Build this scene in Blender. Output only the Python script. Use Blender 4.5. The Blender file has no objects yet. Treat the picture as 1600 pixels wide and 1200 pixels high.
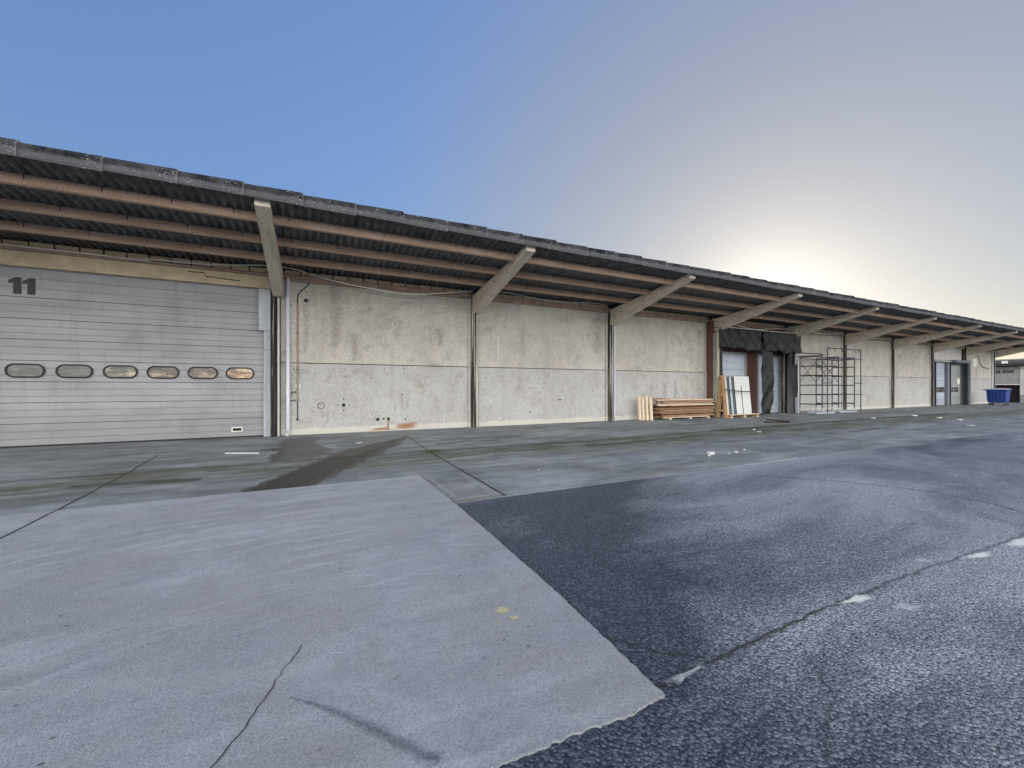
import bpy, bmesh, math, random
from mathutils import Vector
R = random.Random(11)
scene = bpy.context.scene
COL = scene.collection

# ------------------------------------------------------------------ node helper
def lin(r, g, b):
    f = lambda v: (v/255/12.92) if v/255 <= .04045 else ((v/255+.055)/1.055)**2.4
    return (f(r), f(g), f(b), 1)

class NT:
    def __init__(s, name):
        s.m = bpy.data.materials.new(name); s.m.use_nodes = True
        s.t = s.m.node_tree; s.n = s.t.nodes; s.l = s.t.links
        s.bsdf = s.n['Principled BSDF']; s.out = s.n['Material Output']
        s.bsdf.inputs['Specular IOR Level'].default_value = .35
        g = s.n.new('ShaderNodeNewGeometry'); s.pos = g.outputs['Position']
    def set(s, sock, v):
        if hasattr(v, 'node'): s.l.new(v, sock)
        elif isinstance(v, (int, float)) and sock.type == 'RGBA': sock.default_value = (v, v, v, 1)
        else: sock.default_value = v
    def mapping(s, scale=(1, 1, 1), rot=(0, 0, 0), vec=None, loc=(0, 0, 0)):
        n = s.n.new('ShaderNodeMapping'); n.inputs['Scale'].default_value = scale
        n.inputs['Rotation'].default_value = rot; n.inputs['Location'].default_value = loc
        s.l.new(vec or s.pos, n.inputs['Vector']); return n.outputs[0]
    def noise(s, scale, detail=4, rough=.6, vec=None, dist=0, col=False):
        n = s.n.new('ShaderNodeTexNoise'); n.inputs['Scale'].default_value = scale
        n.inputs['Detail'].default_value = detail; n.inputs['Roughness'].default_value = rough
        n.inputs['Distortion'].default_value = dist
        s.l.new(vec or s.pos, n.inputs['Vector']); return n.outputs['Color' if col else 'Fac']
    def voro(s, scale, feature='F1', vec=None, out='Distance', rnd=1):
        n = s.n.new('ShaderNodeTexVoronoi'); n.feature = feature; n.inputs['Scale'].default_value = scale
        n.inputs['Randomness'].default_value = rnd
        s.l.new(vec or s.pos, n.inputs['Vector']); return n.outputs[out]
    def ramp(s, fac, *stops):
        n = s.n.new('ShaderNodeValToRGB'); e = n.color_ramp.elements
        while len(e) < len(stops): e.new(.5)
        for el, (p, c) in zip(e, stops):
            el.position = p; el.color = (c, c, c, 1) if isinstance(c, (int, float)) else c
        s.l.new(fac, n.inputs[0]); return n.outputs[0]
    def mix(s, fac, a, b, mode='MIX'):
        n = s.n.new('ShaderNodeMix'); n.data_type = 'RGBA'; n.blend_type = mode
        s.set(n.inputs[0], fac); s.set(n.inputs[6], a); s.set(n.inputs[7], b); return n.outputs[2]
    def math(s, op, a, b=0, c=0):
        n = s.n.new('ShaderNodeMath'); n.operation = op
        s.set(n.inputs[0], a); s.set(n.inputs[1], b); s.set(n.inputs[2], c); return n.outputs[0]
    def sep(s, vec=None):
        n = s.n.new('ShaderNodeSeparateXYZ'); s.l.new(vec or s.pos, n.inputs[0]); return n.outputs
    def uv(s):
        n = s.n.new('ShaderNodeUVMap'); n.uv_map = 'UVMap'; return n.outputs[0]
    def bump(s, h, strength=.5, dist=.01, nrm=None):
        n = s.n.new('ShaderNodeBump'); n.inputs['Strength'].default_value = strength
        n.inputs['Distance'].default_value = dist; s.set(n.inputs['Height'], h)
        if nrm: s.l.new(nrm, n.inputs['Normal'])
        return n.outputs[0]
    def fin(s, col, rough=.8, nrm=None, metal=0, spec=None, alpha=None):
        b = s.bsdf
        s.set(b.inputs['Base Color'], col); s.set(b.inputs['Roughness'], rough)
        b.inputs['Metallic'].default_value = metal
        if nrm: s.l.new(nrm, b.inputs['Normal'])
        if spec is not None: s.set(b.inputs['Specular IOR Level'], spec)
        if alpha is not None: s.set(b.inputs['Alpha'], alpha)
        return s.m

M = {}
EAVE_X0 = -.9515-2*6.267-.3
# simple dirty material: base colour with blotches and fine grain
def dirty(name, c, var=.35, scale=3, rough=.8, metal=0, spec=.35, bump=.15, streak=False, grain=60):
    t = NT(name)
    v = t.mapping((1, 1, .12)) if streak else None
    n1 = t.noise(scale, 6, .65, v); n2 = t.noise(grain, 3, .6)
    f = t.math('ADD', t.math('MULTIPLY', n1, .7), t.math('MULTIPLY', n2, .3))
    dark = tuple(x*(1-var) for x in c[:3])+(1,); lite = tuple(min(1, x*(1+var*.7)) for x in c[:3])+(1,)
    col = t.ramp(f, (.3, dark), (.7, lite))
    M[name] = t.fin(col, rough, t.bump(n2, bump, .004), metal, spec)
    return M[name]

# ------------------------------------------------------------------ mesh builder
class MB:
    def __init__(s): s.v = []; s.f = []; s.mi = []; s.uv = []
    def face(s, pts, mi=0, uv=None):
        b = len(s.v); s.v += [tuple(p) for p in pts]; s.f.append(tuple(range(b, b+len(pts))))
        s.mi.append(mi); s.uv.append(uv)
    def poly(s, verts, faces, mi=0):
        b = len(s.v); s.v += [tuple(p) for p in verts]
        for f in faces: s.f.append(tuple(b+i for i in f)); s.mi.append(mi); s.uv.append(None)
    def box(s, x0, x1, y0, y1, z0, z1, mi=0):
        v = [(x, y, z) for z in (z0, z1) for y in (y0, y1) for x in (x0, x1)]
        s.poly(v, [(0, 2, 3, 1), (4, 5, 7, 6), (0, 1, 5, 4), (2, 6, 7, 3), (0, 4, 6, 2), (1, 3, 7, 5)], mi)
    def bar(s, a, b, w, h, mi=0, up=(0, 0, 1)):
        a, b = Vector(a), Vector(b); d = (b-a).normalized(); u = Vector(up)
        if abs(d.dot(u)) > .98: u = Vector((0, 1, 0))
        r = d.cross(u).normalized(); u = r.cross(d).normalized()
        v = [p+r*sx*w/2+u*sy*h/2 for p in (a, b) for sy in (-1, 1) for sx in (-1, 1)]
        s.poly(v, [(0, 2, 3, 1), (4, 5, 7, 6), (0, 1, 5, 4), (2, 6, 7, 3), (0, 4, 6, 2), (1, 3, 7, 5)], mi)
    def tube(s, pts, r, n=8, mi=0):
        pts = [Vector(p) for p in pts]; rings = []
        for i, p in enumerate(pts):
            d = (pts[min(i+1, len(pts)-1)]-pts[max(i-1, 0)]).normalized()
            u = Vector((0, 0, 1)) if abs(d.z) < .9 else Vector((0, 1, 0))
            a = d.cross(u).normalized(); b = a.cross(d)
            rings.append([p+(a*math.cos(2*math.pi*k/n)+b*math.sin(2*math.pi*k/n))*r for k in range(n)])
        v = [q for g in rings for q in g]; f = []
        for i in range(len(pts)-1):
            for k in range(n):
                f.append((i*n+k, i*n+(k+1) % n, (i+1)*n+(k+1) % n, (i+1)*n+k))
        f.append(tuple(range(n))[::-1]); f.append(tuple((len(pts)-1)*n+k for k in range(n)))
        s.poly(v, f, mi)
    def prism(s, poly, axis, a, b, mi=0, cap_mi=None):
        # extrude a 2-D outline along an axis; outline order (y,z) for x, (x,z) for y, (x,y) for z
        mk = {'x': lambda p, t: (t, p[0], p[1]), 'y': lambda p, t: (p[0], t, p[1]), 'z': lambda p, t: (p[0], p[1], t)}[axis]
        n = len(poly); v = [mk(p, a) for p in poly]+[mk(p, b) for p in poly]
        s.poly(v, [(i, (i+1) % n, n+(i+1) % n, n+i) for i in range(n)], mi)
        b0 = len(s.v)-2*n
        for c in (tuple(range(n))[::-1], tuple(range(n, 2*n))):
            s.f.append(tuple(b0+i for i in c)); s.mi.append(mi if cap_mi is None else cap_mi); s.uv.append(None)
    def ring(s, outer, inner, axis, a, b, mi=0):
        mk = {'x': lambda p, t: (t, p[0], p[1]), 'y': lambda p, t: (p[0], t, p[1]), 'z': lambda p, t: (p[0], p[1], t)}[axis]
        n = len(outer)
        v = [mk(p, t) for t in (a, b) for q in (outer, inner) for p in q]
        f = []
        for i in range(n):
            j = (i+1) % n
            f += [(i, j, n+j, n+i), (2*n+i, 3*n+i, 3*n+j, 2*n+j), (i, 2*n+i, 2*n+j, j), (n+i, n+j, 3*n+j, 3*n+i)]
        s.poly(v, f, mi)
    def strip(s, pts, w, z, mi=0, jag=0, wv=None):
        # flat ribbon lying on the ground along pts (x,y); uv = (length, -1..1)
        pts = [Vector((p[0], p[1])) for p in pts]; L = 0; prev = None
        for i, p in enumerate(pts):
            d = (pts[min(i+1, len(pts)-1)]-pts[max(i-1, 0)]).normalized(); nrm = Vector((-d.y, d.x))
            ww = (wv[i] if wv else w)
            o = R.uniform(-jag, jag)
            l = p+nrm*(ww/2+o); r = p-nrm*(ww/2-o)
            if i: L += (p-pts[i-1]).length
            cur = (l, r, L)
            if prev:
                s.face([(prev[0].x, prev[0].y, z), (prev[1].x, prev[1].y, z), (r.x, r.y, z), (l.x, l.y, z)], mi,
                       [(prev[2], -1), (prev[2], 1), (L, 1), (L, -1)])
            prev = cur
    def blob(s, pts, z, mi=0):
        # flat patch; uv.y runs from 0 in the middle to 1 at the rim
        cx = sum(p[0] for p in pts)/len(pts); cy = sum(p[1] for p in pts)/len(pts); n = len(pts)
        for i in range(n):
            a, b = pts[i], pts[(i+1) % n]
            s.face([(cx, cy, z), (a[0], a[1], z), (b[0], b[1], z)], mi, [(0, 0), (0, 1), (1, 1)])
    def build(s, name, mats, parent=None, smooth=False, bevel=0, origin=None):
        me = bpy.data.meshes.new(name)
        o0 = Vector(origin) if origin else Vector((0, 0, 0))
        me.from_pydata([tuple(Vector(v)-o0) for v in s.v], [], s.f)
        for m in (mats if isinstance(mats, (list, tuple)) else [mats]): me.materials.append(m)
        me.polygons.foreach_set('material_index', s.mi)
        if any(u for u in s.uv):
            ul = me.uv_layers.new(name='UVMap'); k = 0
            for f, u in zip(s.f, s.uv):
                for j in range(len(f)):
                    ul.data[k].uv = u[j] if u else (0, 0); k += 1
        bm = bmesh.new(); bm.from_mesh(me)
        if bevel or smooth: bmesh.ops.remove_doubles(bm, verts=bm.verts, dist=1e-5)
        bmesh.ops.recalc_face_normals(bm, faces=bm.faces) if not any(u for u in s.uv) else None
        bm.to_mesh(me); bm.free()
        if smooth: me.polygons.foreach_set('use_smooth', [True]*len(me.polygons))
        o = bpy.data.objects.new(name, me); COL.objects.link(o); o.location = o0
        if parent:
            o.parent = parent
            o.matrix_parent_inverse = parent.matrix_basis.inverted()
        if bevel:
            b = o.modifiers.new('bevel', 'BEVEL'); b.width = bevel; b.segments = 2; b.limit_method = 'ANGLE'
        return o

def tag(o, label, cat, group=None):
    o['label'] = label; o['category'] = cat
    if group: o['group'] = group
    return o
def thing(name, label, cat, loc, group=None):
    o = bpy.data.objects.new(name, None); COL.objects.link(o); o.location = loc
    o.empty_display_size = .3
    return tag(o, label, cat, group)
def struct(o, kind='structure', label=None):
    o['kind'] = kind
    if label: o['label'] = label
    return o
def jag(pts, step, amp):
    out = []
    for i in range(len(pts)-1):
        a, b = Vector(pts[i]), Vector(pts[i+1]); d = b-a; n = max(1, int(d.length/step)); q = Vector((-d.y, d.x)).normalized()
        for k in range(n):
            out.append(tuple(a+d*k/n+q*(R.uniform(-amp, amp) if k else 0)))
    out.append(tuple(pts[-1])); return out

# ------------------------------------------------------------------ materials
def mat_wall():
    t = NT('painted_concrete'); P = t.pos
    z = t.sep()[2]
    big = t.noise(.5, 6, .62, None, .5); med = t.noise(2.2, 9, .74, None, .6); fine = t.noise(42, 5, .75)
    up = t.ramp(t.math('MULTIPLY', z, .2), (.438, 0.), (.442, 1.))            # upper cast panel is warmer, its colour also lightened to offset canopy shade
    col = t.mix(up, t.ramp(big, (.32, (.41, .405, .39, 1)), (.66, (.50, .495, .48, 1))), t.ramp(big, (.32, (.50, .45, .375, 1)), (.66, (.625, .58, .51, 1))))
    pt = t.math('MULTIPLY', t.ramp(med, (.50, 0.), (.60, .8)), t.ramp(t.noise(.8, 4, .6, t.mapping((1, 1, 1), loc=(4, 2, 9))), (.42, .15), (.62, 1.)))
    col = t.mix(t.math('MINIMUM', t.math('MULTIPLY', pt, 1.15), 1.), col, (.30, .28, .245, 1))
    bl = t.noise(.95, 8, .72, t.mapping((1, 1, .8), loc=(11, 4, 3)), .8)
    col = t.mix(t.ramp(bl, (.46, 0.), (.62, .42)), col, (.35, .33, .295, 1))
    crust = t.ramp(t.noise(5.5, 8, .75, None, 1.2), (.50, 0.), (.535, .45), (.57, 0.))
    col = t.mix(crust, col, (.70, .69, .66, 1))
    st = t.noise(1, 7, .68, t.mapping((2.6, 2.6, .2)))
    col = t.mix(t.math('MULTIPLY', t.ramp(st, (.54, 0.), (.72, .65)), t.ramp(med, (.35, .3), (.6, 1.))), col, (.29, .265, .22, 1))
    st2 = t.noise(1, 6, .7, t.mapping((11, 11, .45), loc=(7, 0, 2)))
    col = t.mix(t.ramp(st2, (.62, 0.), (.78, .45)), col, (.72, .71, .69, 1))
    spots = t.noise(11, 5, .7)
    col = t.mix(t.ramp(spots, (.60, 0.), (.69, .6)), col, (.235, .22, .19, 1))
    col = t.mix(t.ramp(fine, (.36, .75), (.58, 0.)), col, (.25, .24, .22, 1))
    col = t.mix(t.ramp(t.noise(90, 3, .6), (.56, 0.), (.72, .35)), col, (.75, .75, .74, 1))
    zz = t.math('ADD', z, t.math('MULTIPLY', t.noise(2.3, 7, .75), -.34))
    col = t.mix(t.ramp(zz, (-.02, .75), (.03, 0.)), col, (.56, .535, .47, 1))
    h = t.math('ADD', t.math('MULTIPLY', fine, .6), t.math('MULTIPLY', med, 1.4))
    M['wall'] = t.fin(col, .85, t.bump(h, .5, .016), spec=.22)
mat_wall()

def mat_column():
    t = NT('stained_concrete')
    a = t.noise(1, 7, .68, t.mapping((11, 11, .22))); b = t.noise(30, 4, .7)
    col = t.ramp(a, (.46, (.016, .015, .014, 1)), (.53, (.07, .06, .048, 1)), (.57, (.50, .47, .41, 1)), (.66, (.62, .60, .54, 1)))
    col = t.mix(t.ramp(b, (.38, .7), (.6, 0.)), col, (.03, .027, .024, 1))
    M['column'] = t.fin(col, .85, t.bump(b, .5, .006), spec=.2)
mat_column()

def mat_beam():
    t = NT('weathered_beam')
    a = t.noise(2, 7, .7); b = t.noise(40, 5, .75); st = t.noise(1, 5, .6, t.mapping((8, 1.2, 5)))
    col = t.ramp(a, (.3, (.63, .54, .43, 1)), (.7, (.82, .73, .60, 1)))
    col = t.mix(t.ramp(st, (.5, 0.), (.72, .7)), col, (.40, .35, .29, 1))
    col = t.mix(t.ramp(b, (.36, .6), (.56, 0.)), col, (.16, .14, .12, 1))
    M['beam'] = t.fin(col, .85, t.bump(b, .5, .006), spec=.2)
mat_beam()

def mat_purlin():
    t = NT('pinkish_purlin')
    a = t.noise(1, 6, .65, t.mapping((1.2, 6, 6))); b = t.noise(45, 4, .7)
    col = t.ramp(a, (.3, (.46, .315, .225, 1)), (.7, (.68, .50, .37, 1)))
    col = t.mix(t.ramp(b, (.36, .55), (.58, 0.)), col, (.22, .14, .10, 1))
    M['purlin'] = t.fin(col, .85, t.bump(b, .4, .005), spec=.2)
mat_purlin()

def mat_sheet():
    t = NT('sooty_fibre_cement')
    a = t.noise(3, 7, .7); b = t.noise(35, 4, .7)
    col = t.ramp(a, (.38, (.035, .034, .035, 1)), (.66, (.15, .14, .135, 1)))
    col = t.mix(t.ramp(b, (.5, 0.), (.70, .6)), col, (.30, .28, .26, 1))
    M['sheet'] = t.fin(col, .55, t.bump(b, .25, .004), spec=.45)
mat_sheet()

def mat_fascia():
    t = NT('lichened_fibre_cement'); sp = t.sep()
    u = t.math('DIVIDE', t.math('SUBTRACT', sp[0], EAVE_X0), 1.0445); fr = t.math('FRACT', u); cell = t.math('FLOOR', u)
    wn_ = t.n.new('ShaderNodeTexWhiteNoise'); wn_.noise_dimensions = '1D'; t.l.new(cell, wn_.inputs['W'])
    a = t.noise(3.0, 7, .72); b = t.noise(32, 6, .72); c = t.noise(2.2, 5, .65)
    col = t.ramp(t.math('ADD', a, t.math('MULTIPLY', wn_.outputs[0], .10)), (.43, (.009, .011, .015, 1)), (.76, (.064, .064, .067, 1)))
    lip = t.math('ADD', t.math('SUBTRACT', sp[2], 5.265), t.math('MULTIPLY', t.noise(5, 6, .75), -.20))
    col = t.mix(t.ramp(lip, (.0, .7), (.05, 0.)), col, (.105, .105, .108, 1))                   # cleaner lower lip
    dens = t.math('ADD', t.math('MULTIPLY', t.ramp(fr, (.45, .0), (.95, 1.)), .03), t.math('MULTIPLY', t.ramp(c, (.45, 0.), (.65, 1.)), .05))
    col = t.mix(t.ramp(t.math('ADD', b, dens), (.64, 0.), (.68, .9)), col, (.42, .43, .42, 1))
    col = t.mix(t.ramp(fr, (.0, .8), (.012, 0.), (.975, 0.), (.99, .3)), col, (.20, .20, .20, 1))
    M['fascia'] = t.fin(col, .9, t.bump(b, .6, .01), spec=.1)
mat_fascia()

def mat_door(name, c, c2):
    t = NT(name)
    a = t.noise(1, 5, .6, t.mapping((.5, .5, 2.2))); b = t.noise(70, 3, .6); st = t.noise(1, 6, .7, t.mapping((6, 6, .4)))
    col = t.ramp(a, (.3, c), (.7, c2))
    col = t.mix(t.ramp(st, (.55, 0.), (.8, .45)), col, tuple(x*.6 for x in c[:3])+(1,))
    sc = t.noise(1, 6, .75, t.mapping((2.6, 2.6, 7)))
    col = t.mix(t.ramp(sc, (.66, 0.), (.72, .6)), col, (.16, .13, .12, 1))
    gr = t.math('ADD', t.sep()[2], t.math('MULTIPLY', t.noise(2.2, 8, .75), -.9))
    col = t.mix(t.ramp(gr, (.0, .3), (.45, 0.)), col, tuple(x*.5 for x in c[:3])+(1,))
    col = t.mix(t.ramp(t.noise(1.1, 7, .7, t.mapping((1, 1, 1), loc=(5, 0, 3))), (.48, 0.), (.66, .4)), col, tuple(x*.66 for x in c[:3])+(1,))
    M[name] = t.fin(col, .5, t.bump(b, .12, .003), spec=.35)
mat_door('grey_door', (.265, .26, .27, 1), (.34, .335, .345, 1))
mat_door('pale_door', (.36, .40, .47, 1), (.46, .50, .56, 1))
mat_door('dull_door', (.26, .28, .27, 1), (.34, .36, .35, 1))

def mat_ground(name, dark, lite, grain, stain=None, moss=False, swirl=None):
    t = NT(name)
    big = t.noise(.42, 6, .62, None, .5); med = t.noise(2.2, 8, .72, None, .4); fine = t.noise(90, 4, .75); g2 = t.noise(260, 2, .5)
    col = t.ramp(big, (.34, dark), (.64, lite))
    col = t.mix(t.ramp(med, (.45, 0.), (.72, .55)), col, tuple(x*.66 for x in dark[:3])+(1,))
    sw = t.noise(1, 7, .68, t.mapping((.45, 2.6, 1), rot=(0, 0, .12)), .5)     # sweep and tyre streaks
    col = t.mix(t.ramp(sw, (.50, 0.), (.70, .5)), col, tuple(min(1, x*1.25) for x in lite[:3])+(1,))
    sw2 = t.noise(1, 7, .7, t.mapping((.6, 3.4, 1), rot=(0, 0, -.35), loc=(3, 9, 0)), .8)
    col = t.mix(t.ramp(sw2, (.54, 0.), (.72, .5)), col, tuple(x*.7 for x in dark[:3])+(1,))
    if swirl:
        b2 = t.noise(.75, 7, .7, t.mapping((1, 1.6, 1), loc=(5, 1, 0)), 1.4)
        col = t.mix(t.ramp(b2, (.45, 0.), (.62, .6)), col, swirl)
        arc = t.n.new('ShaderNodeVectorMath'); arc.operation = 'DISTANCE'; t.l.new(t.pos, arc.inputs[0]); arc.inputs[1].default_value = (.4, -1.2, 0)
        ar = t.math('SINE', t.math('ADD', t.math('MULTIPLY', arc.outputs['Value'], 26.), t.math('MULTIPLY', t.noise(.9, 4, .6), 14.)))
        am = t.math('MULTIPLY', t.ramp(ar, (.55, 0.), (1., .5)), t.ramp(t.noise(.7, 5, .65, t.mapping((1, 1, 1), loc=(8, 3, 0))), (.47, 0.), (.62, 1.)))
        col = t.mix(am, col, tuple(min(1, x*1.25) for x in lite[:3])+(1,))
    col = t.mix(t.ramp(fine, (.34, .6), (.56, 0.)), col, tuple(x*.42 for x in dark[:3])+(1,))
    col = t.mix(t.ramp(t.noise(140, 3, .6), (.60, 0.), (.72, .55)), col, tuple(min(1, x*1.5) for x in lite[:3])+(1,))
    pit = t.voro(7, vec=t.mapping((1, 1.7, 1), rot=(0, 0, -.5))); pr = t.ramp(t.noise(1.1, 4), (.47, 0.), (.58, 1.))
    col = t.mix(t.math('MULTIPLY', t.ramp(pit, (.06, .85), (.12, 0.)), pr), col, (.07, .07, .08, 1))
    pit2 = t.voro(23); col = t.mix(t.math('MULTIPLY', t.ramp(pit2, (.07, .8), (.15, 0.)), t.ramp(t.noise(.9, 5, .6, t.mapping((1, 1, 1), loc=(2, 6, 0))), (.48, 0.), (.6, 1.))), col, (.09, .09, .10, 1))
    if stain:
        s1 = t.noise(.9, 7, .7, t.mapping((.55, 1.5, 1)))
        col = t.mix(t.ramp(s1, (.42, 0.), (.64, .85)), col, stain)
    if moss:
        y = t.math('ADD', t.sep()[1], t.math('MULTIPLY', t.noise(.8, 6, .7), 1.6))
        band = t.ramp(t.math('MULTIPLY', t.math('SUBTRACT', y, 7.0), .25), (.22, 0.), (.5, .95), (.66, .95), (.82, 0.))
        brk = t.ramp(t.noise(2.6, 7, .75, t.mapping((.35, 1.6, 1))), (.40, 0.), (.58, 1.))
        col = t.mix(t.math('MULTIPLY', band, brk), col, (.062, .066, .032, 1))
        br = t.ramp(t.noise(1.3, 7, .75, t.mapping((.5, 1.4, 1), loc=(1, 4, 0))), (.50, 0.), (.66, .6))
        col = t.mix(br, col, (.16, .145, .11, 1))
    h = t.math('ADD', fine, t.math('MULTIPLY', g2, .5))
    ro = t.ramp(med, (.3, .5), (.7, .8))
    M[name] = t.fin(col, ro, t.bump(h, grain, .008), spec=.3)
mat_ground('slab_concrete', (.265, .285, .315, 1), (.37, .388, .42, 1), .9, None, False, (.29, .285, .275, 1))
mat_ground('apron_concrete', (.185, .205, .22, 1), (.325, .35, .37, 1), .75, (.088, .098, .105, 1), True)
mat_ground('far_ground', (.12, .12, .115, 1), (.18, .18, .17, 1), .5)

def mat_asphalt():
    t = NT('asphalt'); sp = t.sep()
    st = t.voro(62, 'F1'); st2 = t.voro(170); n1 = t.noise(160, 3, .6)
    cell = t.voro(62, 'F1', out='Color'); cell2 = t.voro(170, 'F1', out='Color'); big = t.noise(.4, 6, .65, None, .6)
    base = t.ramp(big, (.35, (.016, .025, .052, 1)), (.7, (.026, .037, .068, 1)))
    # sky glare painted into the colour as paler stone, stronger to the right
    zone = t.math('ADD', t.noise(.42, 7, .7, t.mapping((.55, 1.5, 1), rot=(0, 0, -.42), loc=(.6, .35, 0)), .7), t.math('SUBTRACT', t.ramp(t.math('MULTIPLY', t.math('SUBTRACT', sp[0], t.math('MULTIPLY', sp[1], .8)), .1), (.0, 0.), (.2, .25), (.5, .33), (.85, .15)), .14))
    glare = t.ramp(zone, (.38, 0.), (.58, .40), (.72, 1.))
    cs = t.n.new('ShaderNodeSeparateColor'); t.l.new(cell, cs.inputs[0])
    c2 = t.n.new('ShaderNodeSeparateColor'); t.l.new(cell2, c2.inputs[0])
    pale = t.math('MAXIMUM', t.ramp(cs.outputs[0], (.50, 0.), (.8, 1.)), t.math('MULTIPLY', t.ramp(c2.outputs[0], (.55, 0.), (.95, 1.)), .8))
    amt = t.math('ADD', .17, t.math('MULTIPLY', glare, .83))
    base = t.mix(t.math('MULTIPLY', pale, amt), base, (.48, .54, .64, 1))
    base = t.mix(t.math('MULTIPLY', glare, .6), base, (.40, .44, .51, 1))
    base = t.mix(t.ramp(st, (.50, 0.), (.8, .85)), base, (.007, .010, .020, 1))       # bitumen between the stones
    spk = t.voro(5.5); base = t.mix(t.ramp(spk, (.020, .9), (.032, 0.)), base, (.5, .48, .42, 1))
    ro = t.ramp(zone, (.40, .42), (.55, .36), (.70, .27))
    h = t.math('ADD', t.math('MULTIPLY', st, -1.3), t.math('ADD', t.math('MULTIPLY', st2, -.5), t.math('MULTIPLY', n1, .5)))
    M['asphalt'] = t.fin(base, ro, t.bump(h, 1.0, .011), spec=t.math('ADD', .32, t.math('MULTIPLY', glare, .68)))
mat_asphalt()

def decal(name, c, amax=.8, lo=.55, hi=1.0, nscale=9, rough=.8, contrast=(.35, .65)):
    """see-through stain or worn paint: full in the middle, ragged and thin towards the rim"""
    t = NT(name); u = t.sep(t.uv())
    n = t.noise(nscale, 6, .7)
    e = t.math('ADD', t.math('ABSOLUTE', u[1]), t.math('MULTIPLY', t.math('SUBTRACT', n, .5), 1.1))
    a = t.math('MULTIPLY', t.ramp(e, (lo, 1.), (hi, 0.)), t.ramp(t.noise(nscale*7, 4, .7), (contrast[0], .25), (contrast[1], 1.)))
    M[name] = t.fin(c, rough, alpha=t.math('MULTIPLY', a, amax))
decal('damp_stain', (.055, .05, .045, 1), .9, .75, .95, 5, .35)
decal('dark_streak', (.03, .03, .032, 1), .8, .2, .9, 3, .4)
decal('tyre_mark', (.07, .08, .11, 1), .75, .0, 1.05, 22, .8, (.42, .62))
decal('white_paint', (.72, .72, .68, 1), .95, .45, .95, 26, .6, (.34, .52))
decal('grey_paint', (.55, .58, .60, 1), .8, .45, .95, 18, .6)
decal('yellow_paint', (.66, .62, .28, 1), .7, .5, .95, 30, .6)
decal('chalk', (.56, .57, .58, 1), .28, .1, 1.0, 10)
decal('rust_stain', (.36, .13, .03, 1), .95, .25, 1.15, 6)
decal('wall_drip', (.20, .18, .15, 1), .42, .0, 1.0, 9, .85, (.45, .62))
decal('moss', (.075, .09, .03, 1), .95, .25, 1.1, 14, .9, (.38, .6))
dirty('wet_tar', (.030, .029, .028, 1), .7, 14, .5, bump=.8, grain=45)
dirty('joint_dark', (.03, .03, .03, 1), .4, 12, .9)
dirty('lintel_tan', (.54, .44, .30, 1), .35, 3, .85, streak=False)
dirty('block_tan', (.74, .58, .38, 1), .3, 6, .9)
dirty('ledge_brown', (.30, .22, .175, 1), .45, 4, .85)
dirty('brown_clad', (.13, .06, .042, 1), .35, 2, .7)
dirty('galv', (.34, .36, .385, 1), .3, 5, .5, .25, streak=True)
dirty('pvc', (.62, .63, .66, 1), .3, 4, .5, streak=True)
dirty('cable_white', (.80, .77, .70, 1), .2, 8, .6)
dirty('cable_black', (.02, .02, .02, 1), .3, 8, .6)
dirty('copper_pipe', (.33, .24, .17, 1), .4, 9, .55)
dirty('rubber', (.012, .012, .013, 1), .3, 10, .55)
dirty('tarp', (.009, .009, .010, 1), .45, 3, .48, spec=.26)
dirty('tarp_band', (.018, .019, .022, 1), .4, 6, .45)
dirty('grey_pad', (.18, .195, .225, 1), .3, 3, .6)
dirty('dark_pad', (.025, .028, .040, 1), .4, 3, .6)
dirty('offwhite_post', (.55, .53, .47, 1), .4, 4, .7, streak=True)
dirty('mossy_post', (.36, .35, .26, 1), .5, 5, .8, streak=True)
dirty('jamb_grey', (.33, .33, .33, 1), .25, 3, .7)
dirty('rib_groove', (.25, .25, .26, 1), .3, 6, .7)
dirty('runnel', (.56, .54, .48, 1), .45, 5, .85, streak=True)
dirty('number_black', (.035, .035, .04, 1), .3, 12, .6)
dirty('white_card', (.78, .77, .70, 1), .1, 8, .7)
dirty('scaffold_steel', (.068, .072, .092, 1), .5, 9, .5, .5)
dirty('scaffold_light', (.40, .43, .47, 1), .35, 6, .55, .3)
dirty('bin_blue', (.014, .045, .21, 1), .35, 5, .5)
dirty('bin_lid', (.42, .44, .56, 1), .2, 3, .5)
dirty('lichen_roof', (.10, .10, .11, 1), .4, 3, .9)
dirty('plain_render', (.62, .60, .56, 1), .2, 1.5, .85)
dirty('dark_void', (.018, .013, .016, 1), .3, 3, .7)
dirty('eave_brown', (.05, .035, .04, 1), .3, 3, .7)
dirty('chalk_run', (.7, .7, .68, 1), .2, 9, .8)
dirty('litter_white', (.56, .56, .55, 1), .15, 20, .7)
dirty('rotten_wood', (.045, .032, .022, 1), .6, 14, .9)
dirty('grass', (.05, .08, .025, 1), .5, 20, .8)
dirty('strap_black', (.015, .015, .018, 1), .3, 8, .5)
dirty('glass_white', (.54, .54, .51, 1), .08, 2, .18, spec=.5, bump=.02)
dirty('glass_teal', (.045, .07, .08, 1), .4, 4, .25, spec=.5)
dirty('glass_blue', (.36, .40, .42, 1), .25, 4, .2, spec=.5)
def wood(name, a, b):
    t = NT(name); n = t.noise(1, 6, .65, t.mapping((2.5, 30, 30))); k = t.noise(5, 3, .6); f = t.noise(60, 3)
    col = t.ramp(n, (.32, a), (.68, b)); col = t.mix(t.ramp(k, (.62, 0.), (.74, .6)), col, tuple(x*.45 for x in a[:3])+(1,))
    M[name] = t.fin(col, .75, t.bump(f, .3, .003), spec=.25)
wood('pale_pine', (.55, .42, .29, 1), (.74, .62, .48, 1))
wood('red_timber', (.26, .145, .09, 1), (.45, .30, .205, 1))
wood('dark_timber', (.10, .042, .022, 1), (.2, .09, .05, 1))
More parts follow.
